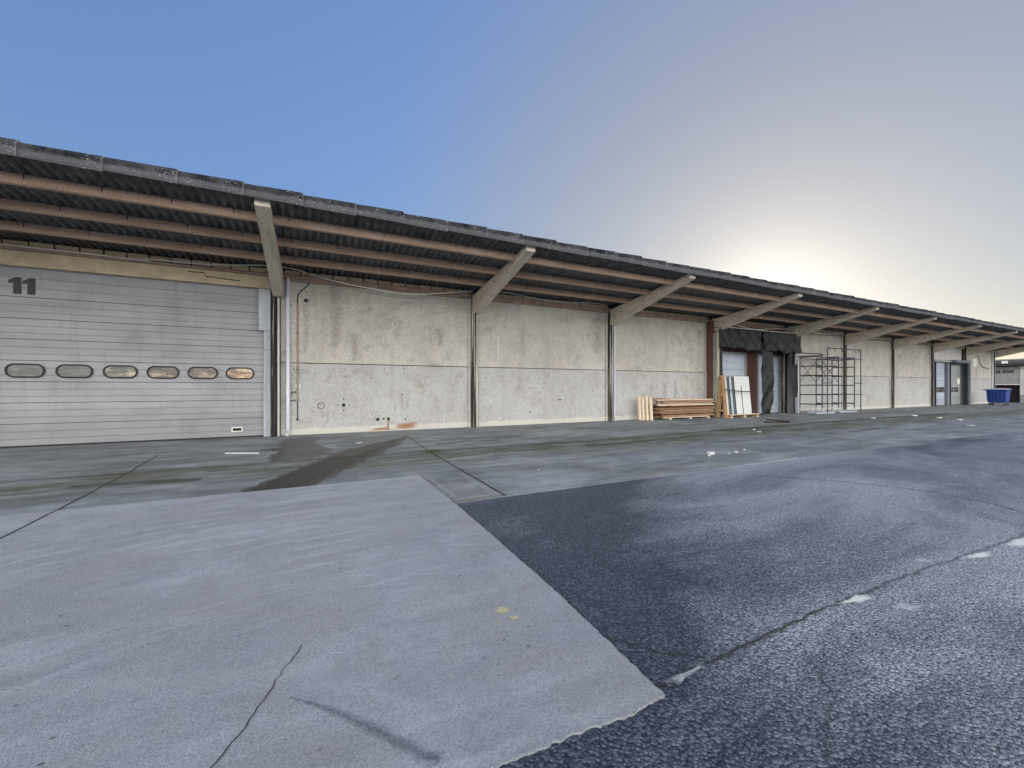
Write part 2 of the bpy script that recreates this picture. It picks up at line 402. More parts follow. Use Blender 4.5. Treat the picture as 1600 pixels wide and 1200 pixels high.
wood('orange_timber', (.36, .20, .10, 1), (.52, .33, .19, 1))
def mat_pane():  # reflections and warm interior light are painted into the pane colours
    for name, loc, c1, c2, c3 in (('pane', (1, 0, 0), (.085, .085, .08, 1), (.13, .125, .115, 1), (.19, .18, .16, 1)), ('pane_cream', (3, 0, 2), (.09, .088, .08, 1), (.22, .19, .14, 1), (.55, .47, .33, 1)),
                                  ('pane_streak', (6, 0, 5), (.07, .065, .06, 1), (.15, .12, .09, 1), (.36, .28, .2, 1)), ('pane_orange', (9, 0, 1), (.12, .10, .08, 1), (.40, .22, .12, 1), (.58, .47, .32, 1))):
        t = NT(name); n = t.noise(1, 5, .6, t.mapping((2.6, 2.6, 8), loc=loc), .5); f = t.noise(50, 3)
        col = t.ramp(n, (.40, c1), (.53, c2), (.64, c3))
        M[name] = t.fin(col, t.ramp(f, (.3, .12), (.7, .3)), spec=.5)
mat_pane()

# ------------------------------------------------------------------ layout (metres, x along the shed, y towards it)
X0, BAY = -.9515, 6.267
colx = lambda i: X0+BAY*i
YW, YC = 13.96, 13.80           # wall face, column face
EAVE = 9.57
zs = lambda y: 5.375-.09*(y-9.64)     # mean height of the corrugated sheets
I0, I1 = -2, 9

# ------------------------------------------------------------------ ground
b = MB(); b.face([(-2500, -2500, -.06), (2500, -2500, -.06), (2500, 2500, -.06), (-2500, 2500, -.06)])
struct(b.build('ground', M['far_ground']))
# asphalt yard
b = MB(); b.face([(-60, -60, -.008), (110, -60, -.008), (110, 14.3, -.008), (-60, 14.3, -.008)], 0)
SE = 1.42                                    # seam line across the yard
b.strip(jag([(1.5, 1.46), (2.3, 1.48), (3.2, 1.5), (4.4, 1.47), (5.7, 1.40), (9, 1.3)], .07, .012), .035, -.004, 3, .006)
b.strip(jag([(1.5, 1.46), (2.3, 1.48), (3.0, 1.5)], .06, .012), .006, -.0035, 1, .002)
b.strip(jag([(1.30, 2.05), (1.55, 1.86), (1.72, 1.62), (1.9, 1.5)], .05, .012), .008, -.004, 1)
b.strip(jag([(2.4, 1.25), (2.2, 1.05), (1.95, .98), (1.7, .8)], .04, .02), .014, -.004, 3)

b.strip(jag([(6.6, 4.2), (7.1, 3.7), (7.5, 3.1), (7.75, 2.5), (7.6, 1.9), (7.3, 1.5)], .12, .03), .07, -.004, 3)
for p in ([(3.12, 1.50), (3.18, 1.47), (3.30, 1.425), (3.50, 1.41), (3.53, 1.45), (3.46, 1.50), (3.3, 1.49)],
          [(4.92, 1.44), (5.0, 1.37), (5.2, 1.32), (5.36, 1.33), (5.38, 1.38), (5.2, 1.42)],
          [(5.62, 1.38), (5.75, 1.27), (6.1, 1.25), (6.35, 1.3), (6.2, 1.37), (5.9, 1.39)],
          [(6.9, 1.33), (7.1, 1.24), (7.7, 1.2), (7.6, 1.3)],
          [(8.6, 1.3), (8.8, 1.2), (9.6, 1.15), (9.5, 1.27)]):
    b.blob(jag(p+[p[0]], .06, .012)[:-1], -.003, 2)
for p in ([(1.52, 1.47), (1.60, 1.42), (1.72, 1.44), (1.88, 1.45), (1.86, 1.49), (1.7, 1.475)],
          [(1.18, 1.98), (1.3, 1.78), (1.45, 1.72), (1.5, 1.8), (1.42, 1.92), (1.3, 2.02)],
          [(4.5, 1.60), (4.55, 1.52), (4.64, 1.48), (4.68, 1.53), (4.6, 1.6)],
          [(3.4, 1.32), (3.5, 1.2), (3.62, 1.22), (3.6, 1.32)]):
    b.blob(jag(p+[p[0]], .06, .012)[:-1], -.003, 4)
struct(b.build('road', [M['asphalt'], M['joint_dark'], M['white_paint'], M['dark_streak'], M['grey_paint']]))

# old concrete apron along the shed
YA, YS = 4.90, 6.67          # edge against asphalt, edge against the pale slab
XS = 1.565
b = MB()
edge = jag([(-60, YS), (XS+.02, YS)], .25, .006)+jag([(XS+.02, YS), (XS+.03, YA)], .25, .006)[1:]+jag([(XS+.03, YA), (13, 4.88), (75, 4.74)], .3, .012)[1:]
poly = edge+[(75, 14.3), (-60, 14.3)]
b.prism(poly, 'z', -.2, 0, 0)
def groove(pts, w, mi=1, jg=.01, st=.15, z=.004): b.strip(jag(pts, st, jg), w, z, mi, .003)
groove([(-2.72, YS), (-2.85, 9.2), (-3.0, 11.1)], .022)
groove([(-30, 8.95), (-.8, 8.99), (.2, 9.0)], .02)
groove([(2.50, 12.2), (2.35, 9.0), (2.30, 4.92)], .03)
groove([(.2, 9.0), (2.3, 9.15), (9, 9.1), (30, 9.0)], .012)
groove([(14.2, 4.92), (14.4, 8.5)], .012); groove([(26.5, 4.9), (26.7, 9)], .014); groove([(39, 4.9), (39, 13)], .014)
# tarred strip cut diagonally through the apron
b.face([(-.90, YS+.005, .004), (-.03, YS+.005, .004), (1.95, 10.72, .004), (2.45, 12.15, .004), (1.62, 11.1, .004), (.43, 9.65, .004)], 7)
b.strip([(-.90, YS), (.43, 9.65), (1.62, 11.1), (2.45, 12.15)], .03, .0065, 6)
b.strip(jag([(-.86, YS+.02), (.45, 9.66), (1.62, 11.1)], .18, .05), .16, .0067, 3)
b.strip(jag([(-.05, YS+.02), (1.0, 8.8), (1.93, 10.7), (2.45, 12.15)], .18, .05), .18, .0068, 3)
b.blob(jag([(.1, 9.4), (.7, 10.3), (1.5, 11.0), (1.9, 10.8), (1.2, 9.6), (.6, 8.8), (.1, 9.4)], .2, .06)[:-1], .0069, 3)
st = [(-.84, 9.0), (-.95, 9.7), (-.70, 10.3), (-1.2, 10.75), (-1.05, 11.2), (-.72, 11.1), (-.85, 12.0), (-.76, 13.3), (-.1, 13.7), (.25, 13.3), (.1, 12.2), (.18, 11.2), (.45, 10.3), (.33, 9.5), (.05, 9.05), (-.4, 8.9)]
b.blob(jag(st+[st[0]], .2, .05)[:-1], .008, 3)
for pts, w in (([(2.5, 10.75), (3.4, 10.9), (4.3, 10.85), (5.6, 10.75)], .22), ([(2.8, 10.1), (3.6, 10.3), (4.6, 10.2)], .3),
               ([(.5, 11.0), (1.1, 10.75), (1.5, 10.5)], .16), ([(4.9, 12.2), (6.3, 12.15)], .2), ([(5.2, 10.0), (6.6, 9.9)], .16),
               ([(8, 11.8), (10, 11.7)], .2), ([(12, 11.2), (14.5, 11.0)], .25), ([(9, 7.2), (10.5, 7.3)], .12), ([(15.5, 7.0), (18, 7.2)], .16),
               ([(-6, 8.0), (-5.2, 7.9)], .22), ([(-3.2, 8.1), (-1.6, 7.9)], .35), ([(24, 9.6), (31, 9.6)], .3), ([(26, 11.6), (33, 11.5)], .35)):
    b.strip(jag(pts, .25, .03), w, .0072, 4)
for pts, w in (([(2.3, 9.05), (2.6, 9.05)], .12), ([(5.0, 8.95), (9, 8.9), (12, 9.2)], .22), ([(12, 9.2), (20, 9.5), (32, 9.4)], .5), ([(.4, 9.0), (2.3, 9.1), (5, 9.0)], .10), ([(6, 8.2), (11, 8.4)], .3)):
    b.strip(jag(pts, .3, .05), w, .0086, 5)
for pts, w in (([(1.62, 5.0), (2.3, 5.02)], .10), ([(2.4, 5.0), (5, 4.96), (12, 4.93)], .12), ([(1.66, 6.5), (1.68, 5.1)], .10), ([(1.8, 5.5), (2.2, 5.6)], .5), ([(2.22, 6.5), (2.2, 5.0)], .16), ([(1.2, 11.2), (2.0, 11.7)], .35)):
    b.strip(jag(pts, .3, .015), w, .0095, 6)
b.strip(jag([(-7, 13.9), (12, 13.92), (30, 13.93), (55, 13.93)], .3, .02), .14, .0105, 4)
struct(b.build('pavement', [M['apron_concrete'], M['joint_dark'], M['asphalt'], M['damp_stain'], M['dark_streak'], M['moss'], M['chalk'], M['wet_tar']]))

# pale newer slab in the foreground
b = MB()
right = jag([(XS, YS-.02), (1.585, 5.0), (1.57, 3.6), (1.54, 2.4), (1.485, 1.40)], .03, .006)
low = jag([(1.485, 1.40), (1.25, 1.385), (.99, 1.41), (.64, 1.42), (-2, 1.44)], .016, .007)[1:]+[(-30, 1.5)]
b.prism(right+low+[(-30, YS-.02)], 'z', -.2, .004, 0)
z1 = .008
b.strip(jag([(-2.72, YS-.03), (-2.70, 5.6), (-2.69, 1.45)], .2, .008), .018, z1, 1, .003)
b.strip(jag([(-.06, 2.56), (-.10, 2.46), (-.17, 2.31), (-.2, 2.21), (-.235, 2.12), (-.28, 2.01), (-.32, 1.93), (-.42, 1.75), (-.5, 1.5)], .03, .007), .0055, z1, 1, .002)

b.strip(jag([(-.10, 2.15), (.0, 2.06), (.08, 1.97), (.16, 1.87), (.24, 1.78), (.34, 1.64), (.44, 1.53)], .06, .004), .06, z1+.0015, 2, .004, [.012+.009*min(i, 7) for i in range(60)])
b.strip(jag([(-.05, 2.22), (.2, 2.05), (.45, 1.8)], .06, .004), .10, z1+.0015, 5, .01)
for pts, w in (([(-1.2, 3.2), (.2, 3.35), (1.0, 3.0)], .05), ([(-.9, 3.05), (.1, 3.2), (.9, 2.9)], .03), ([(-3.4, 4.9), (-.5, 4.6), (1.3, 4.5)], .03),
               ([(-2.8, 4.0), (-.2, 4.2), (1.1, 4.7)], .03), ([(-.6, 6.0), (1.2, 5.2)], .03), ([(.2, 5.8), (1.4, 6.4)], .03), ([(-1.6, 2.9), (-.6, 2.5), (.1, 2.3)], .20), ([(-2.2, 3.3), (-1.2, 2.9)], .25), ([(-.3, 4.8), (.9, 4.1)], .3)):
    b.strip(jag(pts, .12, .01), w, z1+.003, 4)
for p in ([(1.03, 2.40), (1.06, 2.33), (1.14, 2.33), (1.16, 2.40), (1.10, 2.44)], [(1.09, 2.30), (1.10, 2.24), (1.16, 2.25), (1.17, 2.29)], [(.99, 2.28), (1.0, 2.255), (1.035, 2.255), (1.03, 2.28)]):
    b.blob(jag(p+[p[0]], .02, .004)[:-1], z1+.004, 3)
for x, y, l in ((-1.0, 2.62, .05), (-.75, 2.42, .06), (-.62, 2.45, .03), (-.4, 2.8, .04), (.2, 2.55, .02), (-.5, 2.95, .03), (.35, 2.05, .05), (-1.6, 2.5, .03), (-.3, 3.9, .05)):
    b.strip([(x, y), (x+l*.35, y+l*.22), (x+l*.6, y+l*.4)], .016, z1+.005, 2)
slab = b.build('concrete_slab', [M['slab_concrete'], M['joint_dark'], M['tyre_mark'], M['yellow_paint'], M['chalk'], M['chalk']])
struct(slab)

# ------------------------------------------------------------------ the long shed
shed = thing('warehouse', 'long low concrete warehouse with a deep corrugated canopy, loading doors and roller door 11', 'warehouse', (24, YW, 0))
S = shed
# wall bays
def wall_bay(i, holes=None, x0=None, x1=None):
    x0 = colx(i)+.055 if x0 is None else x0; x1 = colx(i+1)-.195 if x1 is None else x1
    b = MB()
    b.box(x0, x1, YW, YW+.2, 0, 2.185, 0); b.box(x0, x1, YW, YW+.2, 2.205, 4.73, 0)
    b.box(x0, x1, YW+.035, YW+.2, 2.185, 2.205, 1)
    b.box(x0, x1, YW-.018, YW, 2.215, 2.25, 0)
    b.box(x1-.10, x1+.01, YW-.06, YW-.001, 0, 4.73, 0)         # narrow pilaster beside the next column
    if holes: holes(b)
    return b.build('wall', [M['wall'], M['joint_dark'], M['rust_stain'], M['wall_drip'], M['white_card'], M['litter_white'], M['wall']], S)
def disc(b, x, z, r, mi=1, y=None, dep=.003, n=14):
    y = YW if y is None else y
    b.prism([(x+r*math.cos(2*math.pi*k/n), z+r*math.sin(2*math.pi*k/n)) for k in range(n)], 'y', y-dep, y+.002, mi)
def vdrip(b, x, z0, z1, w, mi, y=YW-.004):
    n = 10; prev = None
    for k in range(n+1):
        z = z0+(z1-z0)*k/n; e = abs(2*k/n-1)**3
        cur = (z, w*(1-.5*k/n), e)
        if prev:
            b.face([(x-prev[1]/2, y, prev[0]), (x, y, prev[0]), (x, y, cur[0]), (x-cur[1]/2, y, cur[0])], mi, [(0, -1), (0, prev[2]*.6), (0, cur[2]*.6), (0, -1)])
            b.face([(x, y, prev[0]), (x+prev[1]/2, y, prev[0]), (x+cur[1]/2, y, cur[0]), (x, y, cur[0])], mi, [(0, prev[2]*.6), (0, 1), (0, 1), (0, cur[2]*.6)])
        prev = cur
def vblob(b, pts, mi, y=YW-.004):
    cx = sum(p[0] for p in pts)/len(pts); cz = sum(p[1] for p in pts)/len(pts); n = len(pts)
    for i in range(n):
        a, c = pts[i], pts[(i+1) % n]
        b.face([(cx, y, cz), (a[0], y, a[1]), (c[0], y, c[1])], mi, [(0, 0), (0, 1), (1, 1)])
def holes0(b):
    disc(b, -.22, 4.11, .085, 6, dep=.05); disc(b, -.22, 4.11, .06, 1, YW-.05)
    for x, z, r in ((.85, .89, .055), (.85, 1.08, .022), (.85, .72, .022), (.68, .89, .022), (1.02, .89, .022), (1.89, .40, .055), (2.08, .41, .035), (2.23, .40, .055), (2.80, .37, .03), (2.68, 1.2, .025), (2.1, 2.05, .02), (2.75, 2.1, .02), (1.2, .45, .012), (-.55, 2.0, .02), (-.55, 3.4, .02), (.9, 1.8, .02), (1.7, 1.75, .02), (.55, .65, .012)):
        disc(b, x, z, r)
    o = [(.2+.10*math.cos(a*math.pi/10), .88+.10*math.sin(a*math.pi/10)) for a in range(20)]
    q = [(.2+.082*math.cos(a*math.pi/10), .88+.082*math.sin(a*math.pi/10)) for a in range(20)]
    b.ring(o, q, 'y', YW-.006, YW+.002, 1)
    vblob(b, [(2.4, .02), (2.35, .15), (2.55, .26), (2.9, .28), (3.25, .30), (3.3, .12), (3.1, .03), (2.8, .01)], 2)
    vblob(b, [(1.5, .02), (1.7, .12), (2.3, .16), (2.5, .02)], 2, YW-.005)
    vdrip(b, 2.23, .40, .02, .09, 2, YW-.006)
    vdrip(b, .62, 4.7, 2.7, .62, 3); vdrip(b, 4.0, 3.5, 2.9, .5, 3); vdrip(b, 1.2, 3.2, 2.3, .6, 3)
    vdrip(b, -.22, 4.0, 2.5, .3, 3); vdrip(b, 2.68, 1.15, .7, .16, 3); vdrip(b, -.44, 1.55, 1.3, .16, 5)
def holes1(b):
    vdrip(b, 6.24, 3.42, 2.5, .07, 5); disc(b, 6.24, 3.42, .03)
    b.box(8.9, 9.05, YW-.006, YW, .93, .97, 1); disc(b, 7.6, .5, .03); vdrip(b, 10.9, 4.4, 2.9, .9, 3)
    disc(b, 5.75, 1.8, .02)
def holes2(b):
    vdrip(b, 14.8, 1.7, .9, .5, 3); vdrip(b, 15.5, 1.8, .8, .3, 3)
def holes_far(b): pass
for i in range(I0, I1):
    if i in (-1, 3, 7): continue
    wall_bay(i, {0: holes0, 1: holes1, 2: holes2}.get(i), x1=(17.58 if i == 2 else None))
# columns
for i in range(I0, I1+1):
    x = colx(i)-.07; b = MB()
    b.box(x-.125, x+.125, YC, YC+.45, -.01, 4.9, 0)
    b.box(x+.055, x+.055+(.05 if i in (0, 1) else .025), YC-.012, YC, 0, 4.1, 1)           # pale runnel face
    b.build('column', [M['column'], M['runnel']], S, bevel=.012)
# beams
for i in range(I0, I1+1):
    x = colx(i); b = MB()
    b.prism([(9.70, 5.165), (9.70, 5.325), (13.82, 4.79), (13.82, 4.13)], 'x', x-.14, x+.14)
    o = b.build('beam', M['beam'], S, bevel=.012)
    for y, z in ((13.1, 4.60), (11.9, 4.84)):
        b = MB(); b.prism([(y+.03*math.cos(k*.785), z+.03*math.sin(k*.785)) for k in range(8)], 'x', x-.143, x-.139)
        b.build('bolt_hole', M['joint_dark'], o)
# purlins
for i in range(I0, I1):
    xa, xb = colx(i)+.003, colx(i+1)-.003
    for y in (10.42, 11.58, 12.74):
        zt = zs(y)-.03; b = MB()
        b.box(xa, xb, y-.05, y+.06, zt-.19, zt-.05, 0); b.box(xa, xb, y-.025, y+.06, zt-.05, zt, 0)
        b.box(xa, xb, y+.06, y+.10, zt-.175, zt-.13, 0)
        x = xa+.45
        while x < xb:
            b.tube([(x, y-.04, zt+.02), (x, y-.052, zt-.02), (x, y-.056, zt-.10)], .007, 5, 1); x += 1.045
        b.build('purlin', [M['purlin'], M['joint_dark']], S)
# ring beam ledge, block course, cable clutter at the wall head
for i in range(I0, I1):
    xa, xb = colx(i)+.14, colx(i+1)-.14
    if i == -1:
        b = MB(); b.box(xa, xb, YW-.09, YW+.25, 4.36, 4.72, 0); b.box(xa, xb, YW-.13, YW+.2, 4.725, 4.80, 1); b.build('lintel', [M['lintel_tan'], M['ledge_brown']], S, bevel=.008)
    else:
        b = MB(); b.box(xa, xb, YW-.14, YW+.2, 4.73, 4.83, 0); b.box(xa, xb, YW-.09, YW-.02, 4.66, 4.73, 0); b.build('lintel', M['ledge_brown'], S, bevel=.008)
    b = MB(); x = xa
    while x < xb-.05:
        w = min(.44, xb-x); b.box(x+.012, x+w-.012, YW-.06+R.uniform(-.012, .012), YW+.2, 4.832, 4.965+R.uniform(-.01, .006), 0); x += .45
    b.box(xa, xb, YW-.03, YW+.18, 4.832, 4.95, 1)
    b.build('block_course', [M['block_tan'], M['joint_dark']], S)
# corrugated canopy sheets
b = MB(); xa, xb = colx(I0)-.3, colx(I1)+.3; pitch = .177; n = int((xb-xa)/pitch*8)
ys = [9.60, 10.42, 11.58, 12.74, 14.25]
vs = []; fs = []
for k in range(n+1):
    x = xa+(xb-xa)*k/n; dz = .038*math.cos(2*math.pi*x/pitch)
    for y in ys: vs.append((x, y, zs(y)+dz))
m_ = len(ys)
for k in range(n):
    for j in range(m_-1): fs.append((k*m_+j, (k+1)*m_+j, (k+1)*m_+j+1, k*m_+j+1))
b.poly(vs, fs)
o = b.build('canopy_sheet', M['sheet'], S, smooth=True); md = o.modifiers.new('thick', 'SOLIDIFY'); md.thickness = .007; md.offset = 1
b = MB(); xe = colx(I1)+.16
b.prism([(9.64, zs(9.64)-.24), (9.64, zs(9.64)+.05), (14.2, zs(14.2)+.05), (14.2, zs(14.2)-.24)], 'x', xe, xe+.03)
b.build('verge_board', M['fascia'], S)
# eaves boards, lapped
b = MB(); p = 1.0445; x = colx(I0)-.3; k = 0
while x < colx(I1)+.3:
    dz = R.uniform(-.014, .014); dy = (k % 2)*0; t0 = .012
    v = []
    for xx, lift in ((x-.03, 0), (x+p, .030)):
        for (y, z) in ((EAVE-lift, 5.265-lift*.6+dz), (EAVE-.012-lift, 5.30+dz), (EAVE-lift, 5.47+dz), (EAVE+.03, 5.515+dz+lift), (EAVE+.16, 5.52+dz+lift), (EAVE+.16, 5.49+dz), (EAVE+.03, 5.45+dz), (EAVE+.03, 5.28+dz)):
            v.append((xx, y, z))
    b.poly(v, [(j, (j+1) % 8, 8+(j+1) % 8, 8+j) for j in range(8)]+[tuple(range(8))[::-1], tuple(range(8, 16))])
    x += p; k += 1
b.build('eaves_board', M['fascia'], S)
# body and main roof behind the front wall
b = MB(); xa, xb = colx(I0)-.1, colx(I1)+.05
b.box(xa, xa+.2, YW+.25, 40, 0, 4.9); b.box(xb-.12, xb+.08, YW+.25, 40, 0, 4.9); b.box(xa, xb, 40, 40.2, 0, 4.9)
b.build('side_wall', M['wall'], S)
b = MB(); b.prism([(14.26, 4.86), (14.26, 5.0), (27, 5.5), (40.5, 4.9), (40.5, 4.75), (27, 5.35)], 'x', xa-.2, xb+.2)
b.build('roof', M['lichen_roof'], S)

# ---- sectional door 11
def sectional(name, x0, x1, y, seams, top, mat, ribs=2, parent=S):
    d = MB(); zz = [0.03]+seams+[top]
    for a, c in zip(zz[:-1], zz[1:]):
        h = c-a
        d.box(x0, x1, y, y+.05, a+.007, c-.007, 0)
        st_ = h/(ribs+1)
        for k in range(1, ribs+1):
            zc = a+st_*k
            d.prism([(y+.001, zc-.022), (y-.009, zc+.002), (y-.009, zc+.008), (y+.001, zc+.014)], 'x', x0, x1, 0)
            d.box(x0, x1, y-.003, y+.001, zc-.030, zc-.022, 2)
    d.box(x0, x1, y+.012, y+.045, 0.03, top, 1)
    d.box(x0, x1, y-.012, y+.05, 0, .03, 1)
    return d.build(name, [mat, M['joint_dark'], M['rib_groove']], parent)
def capsule(cx, cz, w, h, r, n=7):
    out = []
    for sx, sz, a0 in ((1, 1, 0), (-1, 1, 90), (-1, -1, 180), (1, -1, 270)):
        for k in range(n):
            a = math.radians(a0+90*k/(n-1)); out.append((cx+sx*(w/2-r)+r*math.cos(a), cz+sz*(h/2-r)+r*math.sin(a)))
    return out
def door_window(cx, cz, w, h, r, y, parent, t=.035, glass='pane'):
    m = MB(); m.ring(capsule(cx, cz, w, h, r), capsule(cx, cz, w-2*t, h-2*t, max(r-t, .01)), 'y', y-.022, y+.01, 0)
    m.prism(capsule(cx, cz, w-2*t+.01, h-2*t+.01, max(r-t+.005, .01)), 'y', y-.004, y+.006, 1)
    return m.build('window', [M['rubber'], M[glass]], parent)
YD = 14.06
d11 = sectional('sectional_door', -7.08, -1.25, YD, [.56, 1.075, 1.59, 2.11, 2.625, 3.13, 3.65], 4.37, M['grey_door'])
for k in range(6): door_window(-6.305+.876*k, 1.86, .69, .345, .165, YD-.010, d11, .035, ('pane', 'pane', 'pane_cream', 'pane_streak', 'pane_streak', 'pane_orange')[k])
def one(x, s=1.0):
    z0 = 3.715; h = .40
    return [(x, z0), (x+.135*s, z0), (x+.135*s, z0+h), (x+.045*s, z0+h), (x-.085*s, z0+h*.80), (x-.085*s, z0+h*.62), (x, z0+h*.66)]
m = MB()
for x in (-6.51, -6.27): m.prism(one(x), 'y', YD-.014, YD-.006, 0)
m.build('number', M['number_black'], d11)
m = MB(); m.ring(capsule(-2.0, .235, .27, .13, .02, 4), capsule(-2.0, .235, .22, .085, .012, 4), 'y', YD-.026, YD, 0)
m.prism(capsule(-2.0, .235, .22, .085, .012, 4), 'y', YD-.012, YD-.008, 1); m.build('handle', [M['white_card'], M['rubber']], d11)
m = MB(); m.box(-1.33, -1.14, YW-.06, YW+.12, 0, 2.55, 0); m.box(-1.325, -1.15, YW-.055, YW+.12, 2.56, 4.3, 0)
m.box(-1.27, -1.255, YW-.075, YW-.06, .02, 4.2, 0)
m.box(-1.45, -1.15, YW-.10, YW-.06, 3.12, 4.34, 0); m.box(-1.27, -1.245, YW-.115, YW-.10, 3.14, 4.32, 0)
for z in (.4, 1.0, 1.6, 2.2, 2.9): disc(m, -1.2, z, .014, 1, YW-.06, .01, 8)
m.build('guide_rail', [M['galv'], M['rubber']], S, bevel=.004)
m = MB(); m.box(-7.28, -7.1, YW-.06, YW+.12, 0, 4.3, 0); m.build('guide_rail', M['galv'], S)
for q in ((-1.14, -.96, YW+.0, YW+.2), (-7.2, -7.0, YW+.13, YW+.3)):
    m = MB(); m.box(*q, 0, 4.36, 0); m.build('jamb', M['joint_dark'], S)
# downpipes
def downpipe(x, y=YW-.075, r=.052, zt=4.72, seg=(1.3, 2.6, 4.0)):
    m = MB(); m.tube([(x, y, .16), (x, y, zt)], r, 12, 0); m.tube([(x, y, .18), (x-.01, y-.04, .06), (x-.02, y-.10, .03)], r, 12, 0)
    for z in seg: m.tube([(x, y, z-.05), (x, y, z+.05)], r+.008, 12, 0); m.box(x-.07, x+.07, y, YW+.0, z-.075, z-.055, 1)
    m.build('downpipe', [M['pvc'], M['rubber']], S, smooth=False)
downpipe(-.70); downpipe(11.74, r=.045, seg=(2.8,)); downpipe(36.80, r=.045); downpipe(55.2, r=.05)
m = MB(); m.tube([(-.45, YW-.035, 1.0), (-.45, YW-.035, 4.0)], .022, 8, 0)
m.tube([(-.45, YW-.035, 1.0), (-.45, YW-.035, .48)], .012, 6, 1); m.tube([(-.45, YW-.035, .50), (-.45, YW-.035, .45)], .03, 8, 1)
for z in (1.4, 2.0, 3.1): m.box(-.485, -.415, YW-.06, YW, z-.012, z+.012, 1)
for z in (1.05, 1.3): m.tube([(-.66, YW-.06, z), (-.48, YW-.05, z+.02)], .012, 6, 1)
m.build('conduit', [M['copper_pipe'], M['cable_black']], S)
def cable(pts, r, mat, n=6):
    # Catmull-Rom through the points
    P = [Vector(p) for p in pts]; P = [P[0]]+P+[P[-1]]; out = []
    for i in range(1, len(P)-2):
        for k in range(n):
            t = k/n; a, bb, c, d = P[i-1:i+3]
            out.append(.5*((2*bb)+(c-a)*t+(2*a-5*bb+4*c-d)*t*t+(3*bb-a-3*c+d)*t**3))
    out.append(P[-2]); m = MB(); m.tube(out, r, 6); return m.build('cable', M[mat], S, smooth=True)
yc = YW-.16
cable([(-9, yc, 4.82), (-6.5, yc, 4.81), (-4.9, yc, 4.80), (-3.87, yc-.01, 4.78)], .014, 'cable_white')
cable([(-4.0, yc-.03, 4.83), (-2.6, yc-.03, 4.86), (-1.25, yc-.22, 4.96), (-.49, yc-.22, 4.94), (-.2, yc-.1, 4.90)], .016, 'cable_white')
cable([(-.1, yc, 4.92), (.25, yc-.03, 4.82), (1.25, yc-.25, 4.63), (2.8, yc-.28, 4.54), (4.1, yc-.2, 4.72), (5.16, yc-.1, 4.93)], .016, 'cable_white')
cable([(5.5, yc, 5.0), (6.5, yc-.2, 4.96), (7.6, yc-.2, 4.88), (8.6, yc-.2, 4.84), (10.2, yc-.2, 4.93), (11.3, yc, 4.98)], .014, 'cable_white')
cable([(18.2, yc-.2, 4.85), (20.3, yc-.3, 4.5), (22.3, yc-.3, 4.62), (23.9, yc-.1, 4.75)], .016, 'cable_white')
cable([(24.6, yc-.2, 4.8), (27, yc-.3, 4.62), (30.0, yc-.1, 4.85)], .016, 'cable_white')
cable([(31, yc-.2, 4.85), (33, yc-.3, 4.65), (36, yc-.1, 4.8)], .016, 'cable_white')
cable([(-.2, yc+.1, 4.90), (-.12, YW-.05, 4.70), (-.2, YW-.03, 4.55), (-.42, YW-.03, 4.30), (-.45, YW-.035, 4.0)], .016, 'cable_black')
cable([(52.0, YW-.05, 4.3), (52.3, YW-.04, 3.7), (52.9, YW-.04, 3.3), (54.6, YW-.04, 3.1)], .018, 'cable_black')
m = MB(); m.tube([(-3.1, YW-.10, 4.62), (-2.75, YW-.105, 4.64), (-2.7, YW-.105, 4.54), (-1.9, YW-.105, 4.50)], .012, 6); m.build('cable', M['cable_black'], S, smooth=True)

# ---- loading bay with black dock shelter (bay 3)
YB = 14.0
m = MB(); m.box(17.585, 17.97, 13.60, 14.16, 0, 2.28, 0); m.box(17.55, 18.0, 13.57, 14.16, 2.28, 4.72, 0)
m.box(20.82, 21.72, YB, YB+.2, 0, 4.2, 0); m.box(18.01, 24.0, YB+.01, YB+.2, 4.2, 4.725, 0)
m.box(18.01, 24.0, YB+.06, YB+.24, 3.32, 4.2, 0)
m.build('brown_panel', M['brown_clad'], S, bevel=.006)
da = sectional('sectional_door', 18.15, 20.72, YB+.06, [.6, 1.2, 1.8, 2.4], 3.2, M['pale_door'], 1)
m = MB(); m.box(18.0, 18.15, YB, YB+.15, 0, 3.31, 0); m.box(20.72, 20.815, YB, YB+.15, 0, 3.31, 0); m.box(18.15, 20.72, YB, YB+.15, 3.205, 3.31, 0); m.build('door_frame', M['jamb_grey'], S)
db = sectional('sectional_door', 21.85, 23.7, YB+.06, [.6, 1.2, 1.8, 2.4], 3.2, M['pale_door'], 1)
m = MB(); m.box(21.725, 21.85, YB, YB+.15, 0, 3.31, 0); m.box(23.7, 24.05, YB, YB+.15, 0, 3.31, 0); m.box(21.85, 23.7, YB, YB+.15, 3.205, 3.31, 0); m.build('door_frame', M['grey_pad'], S)
m = MB(); m.prism(capsule(23.15, .92, .16, .2, .06), 'y', YB+.045, YB+.06, 0); m.prism([(23.10, .83), (23.2, .83), (23.15, .6)], 'y', YB+.046, YB+.06, 0); m.build('sticker', M['white_card'], db)
